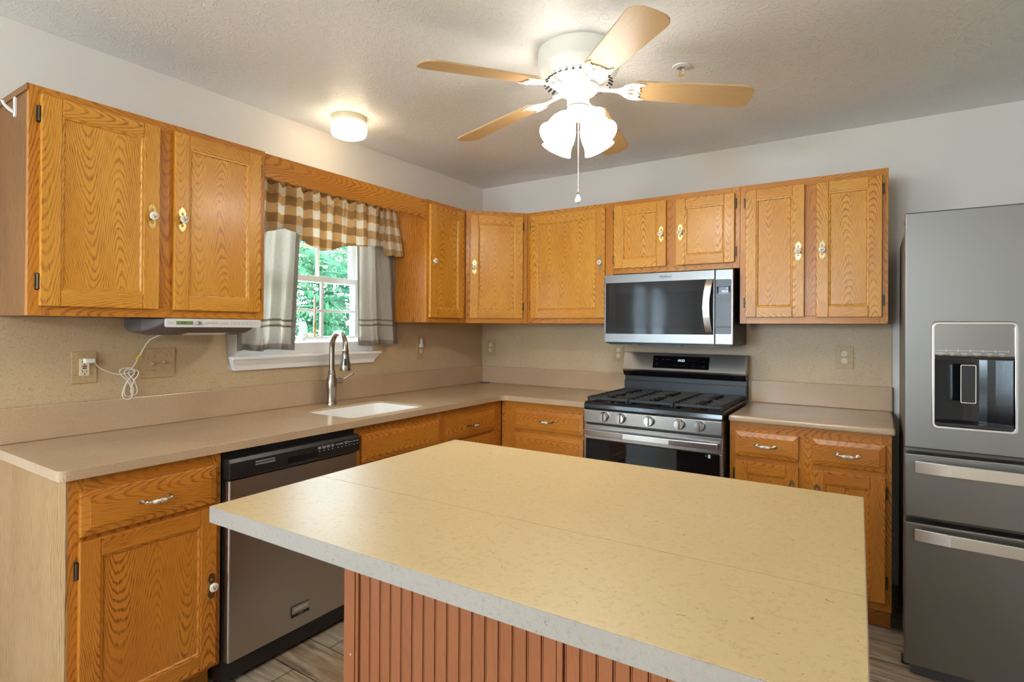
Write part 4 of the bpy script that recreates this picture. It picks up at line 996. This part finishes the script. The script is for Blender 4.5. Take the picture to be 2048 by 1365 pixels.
# blade, shared outline; iron with scroll cut-outs
L0, L1 = .205, .674
def blade_outline():
    hw0, hw1 = .056, .069; P = []
    for k in range(9):
        a = -PI/2+PI*k/8; P.append((L1-.052+.052*math.cos(a)*1.0, math.copysign(abs(math.sin(a))**.62, math.sin(a))*hw1))
    P += [(L0+.02, hw0), (L0, hw0-.018), (L0-.006, 0), (L0, -hw0+.018), (L0+.02, -hw0)]
    return P
iron = [(.062, .012), (.12, .010), (.150, .012), (.170, .022), (.185, .040), (.205, .050), (.232, .054), (.258, .049), (.262, .042), (.245, .038), (.238, .026), (.246, .018), (.240, .010), (.250, .0)]
iron = iron+[(x, -y) for x, y in reversed(iron[:-1])]
ih = [[(.192, .012), (.215, .020), (.222, .012), (.214, .006), (.200, .005)]]; ih.append([(x, -y) for x, y in reversed(ih[0])])
mesh_cache = None
for i, az in enumerate((27.2, 99.2, 171.2, 243.2, 315.2)):
    droop = .10
    Mx = Matrix.Rotation(math.radians(az), 4, 'Z') @ Matrix.Translation((0, 0, 2.247-H)) @ Matrix.Translation((.674, 0, 0)) @ Matrix.Rotation(math.atan(droop), 4, 'Y') @ Matrix.Translation((-.674, 0, 0)) @ Matrix.Rotation(math.radians(-12), 4, 'X')
    if i == 0:
        m = MB(); m.prism(blade_outline(), [], 0, .0055)
        bl_ = m.build('blade', 'blade', fan, bevel=.0012, seg=2)
        m = MB(); m.prism(blade_outline(), [], .0055, .0068); bt = m.build('blade_back', 'blade_top', bl_)
        m = MB(); m.prism(iron, ih, -.0060, -.0012); m.box(.064, .12, -.010, .010, -.003, .010)
        ir = m.build('blade_bracket', 'white', bl_, bevel=.002, seg=2)
        m = MB()
        for x_, y_ in ((.205, .036), (.205, -.036), (.236, 0)): m.cyl((x_, y_, -.0078), (x_, y_, -.005), .0035, 10)
        sc2 = m.build('bracket_screw', 'screw', bl_)
    else:
        b2 = bl_.copy(); COL.objects.link(b2)
        for ch in (bt, ir, sc2):
            c_ = ch.copy(); COL.objects.link(c_); c_.parent = b2
    (bl_ if i == 0 else b2).matrix_local = Mx
for k, az in enumerate((-18.4, 71.6, 161.6, 251.6)):
    Mx = Matrix.Rotation(math.radians(az), 4, 'Z') @ Matrix.Translation((.036, 0, -.246)) @ Matrix.Rotation(math.radians(180-38), 4, 'Y')
    m = MB(); m.lathe([(.021, -.012), (.021, .022), (.024, .024)], 20); s_ = m.build('socket', 'white', lk); s_.matrix_local = Mx
    m = MB(); pr = [(.024, .020), (.030, .028), (.042, .048), (.050, .072), (.0535, .098), (.0535, .115), (.060, .135), (.066, .148)]
    m.lathe(pr, 28, 0, True, False); m.lathe([(r-.003, z) for r, z in reversed(pr)], 28, 0, True, False); sh = m.build('lamp_shade', 'shade', fan); sh.matrix_local = Mx
    m = MB(); m.lathe([(.012, .026), (.013, .06), (.022, .080), (.030, .105), (.028, .124), (.016, .136), (.0005, .139)], 20, 0, True, False); m.build('bulb', 'bulb', sh)
pc = MB()
for k in range(52): pc.sphere((.012, -.020, -.276-k*.0058), .0021, 6, 4)
pc.tube([(.012, -.020, -.276), (.012, -.020, -.575)], .0006, 5); ch = pc.build('pull_chain', 'white', fan)
m = MB(); m.T = Matrix.Translation((.012, -.020, -.612)); m.lathe([(.0005, 0), (.010, .003), (.0130, .012), (.0105, .022), (.005, .032), (.003, .038)], 18); m.lathe([(.004, .038), (.004, .043)], 10, 1); m.build('pull_knob', ['white', 'bronze'], ch)

# dome light over the sink and sprinkler
dl = thing('ceiling_light', 'small round flush ceiling light with a lit opal glass, over the sink', 'ceiling light', (.292, -1.592, H))
m = MB(); m.lathe([(.090, 0), (.090, -.024), (.086, -.030), (.001, -.030)], 40, 0, True, False); m.build('base', 'ivory', dl)
m = MB(); m.lathe([(.086, -.030), (.0915, -.038), (.0925, -.060), (.0915, -.082), (.084, -.096), (.060, -.106), (.030, -.109), (.0005, -.110)], 40, 0, True, False); m.build('glass_shade', 'dome', dl)
sp_ = thing('sprinkler', 'small chrome fire sprinkler head in a white ring on the ceiling', 'sprinkler', (1.939, -1.221, H))
m = MB(); m.lathe([(.040, 0), (.039, -.004), (.018, -.006), (.016, -.001)], 28, 0, True, False); m.build('ring', 'white', sp_)
m = MB(); m.lathe([(.008, 0), (.008, -.012), (.005, -.014)], 12); m.tube([(-.007, 0, -.012), (-.009, 0, -.022), (-.003, 0, -.032), (.003, 0, -.032), (.009, 0, -.022), (.007, 0, -.012)], .0018, 6); m.lathe([(.002, -.012), (.002, -.032)], 8); m.lathe([(.0005, -.033), (.013, -.034), (.013, -.0355), (.0005, -.0355)], 14); m.build('head', 'chrome', sp_)

# globe lamp added behind the camera to fill room and ceiling with light
pd = thing('added_fill_lamp', 'added round white globe lamp for fill light, unseen behind the camera', 'added lamp', (2.0, -5.3, H))
m = MB(); m.lathe([(.06, 0), (.058, -.02), (.008, -.028)], 24, 0, True, False); m.tube([(0, 0, -.02), (0, 0, -.48)], .004, 6); m.build('stem', 'white', pd)
m = MB(); m.sphere((0, 0, -.64), .17, 28, 14); m.build('glass_shade', 'fill_globe', pd)

m = MB(); m.box(-4.2, -.14, -8.5, -2.9, -.25, -.2); o = m.build('bounce_patio', 'bounce_patio'); struct(o)  # added pale slab, bounces daylight through the door onto the ceiling
# ------------------------------------------------------------------ outside: trees beyond the window, neighbour's siding
m = MB(); m.box(-16, -.14, -14, 12, -.5, -.25); struct(m.build('ground_outside', 'lawn'))
rng = random.Random(3)
def frond(m, base, d, L, droop):
    d = Vector(d).normalized(); side = d.cross(Vector((0, 0, 1))).normalized(); n = 8; p = Vector(base); dirv = d.copy()
    V, F = [], []
    for k in range(n):
        dirv = (dirv+Vector((0, 0, -droop/n))).normalized(); q = p+dirv*(L/n); ll = L*.30*math.sin(PI*(k+.8)/(n+.8))+.02
        for s in (-1, 1):
            tip = q+side*s*ll*.9+dirv*ll*.45+Vector((0, 0, -ll*.25)); w_ = dirv*ll*.20; mid = (p+tip)/2
            o = len(V); V += [tuple(p), tuple(mid+w_), tuple(tip), tuple(mid-w_)]; F.append((o, o+1, o+2, o+3))
        p = q
    m.add(V, F)
def tree(label, x, y, h, r, n, cz):
    t_ = thing('leafy_tree', label, 'tree', (x, y, -.25), 0, 'trees beyond the window')
    m = MB(); m.tube([(0, 0, 0), (.05, .03, h*.35), (-.04, .05, h*.7), (0, 0, h*.95)], [.09, .07, .05, .02], 8)
    for k in range(7):
        a = rng.uniform(0, 2*PI); m.tube([(0, 0, h*(.3+.08*k)), (math.cos(a)*r*.6, math.sin(a)*r*.6, h*(.42+.08*k))], [.03, .012], 6)
    m.build('trunk', 'bark', t_)
    m = MB()
    for k in range(n):
        a = rng.uniform(0, 2*PI); e = rng.uniform(-1, 1); rr = r*rng.uniform(.45, 1)
        p = (math.cos(a)*math.sqrt(1-e*e)*rr, math.sin(a)*math.sqrt(1-e*e)*rr, cz+e*rr*1.25)
        frond(m, p, (math.cos(a)+rng.uniform(-.5, .5), math.sin(a)+rng.uniform(-.5, .5), rng.uniform(-.2, .6)), rng.uniform(.35, .7), rng.uniform(.4, 1.3))
    m.build('foliage', 'leaf', t_)
tree('pale green leafy tree with drooping fronds, seen in the left panes of the window', -3.3, .1, 3.4, 1.1, 420, 1.7)
tree('leafy tree filling the right panes of the window', -4.6, 3.0, 4.2, 1.3, 480, 2.0)
tree('taller leafy tree standing behind the other two beyond the window', -8.2, 5.0, 6.0, 2.2, 1300, 2.6)
nh = thing('neighbouring_house', 'pale blue-grey sided house wall outside, mirrored in the oven glass', 'house', (-5.2, -8.5, -.25))
m = MB()
for k in range(34): wedge(m, [(0, k*.12), (-.02, k*.12+.122), (-.12, k*.12+.122), (-.12, k*.12)], 0, 0.001)
m2 = MB()
for k in range(34):
    m2.add([(.02, 0, k*.12), (.02, 5.2, k*.12), (0, 5.2, k*.12+.12), (0, 0, k*.12+.12), (-.1, 0, k*.12), (-.1, 5.2, k*.12), (-.1, 5.2, k*.12+.12), (-.1, 0, k*.12+.12)], [(0, 1, 2, 3), (4, 7, 6, 5), (0, 4, 5, 1), (1, 5, 6, 2), (0, 3, 7, 4)])
m2.build('siding', 'siding', nh)
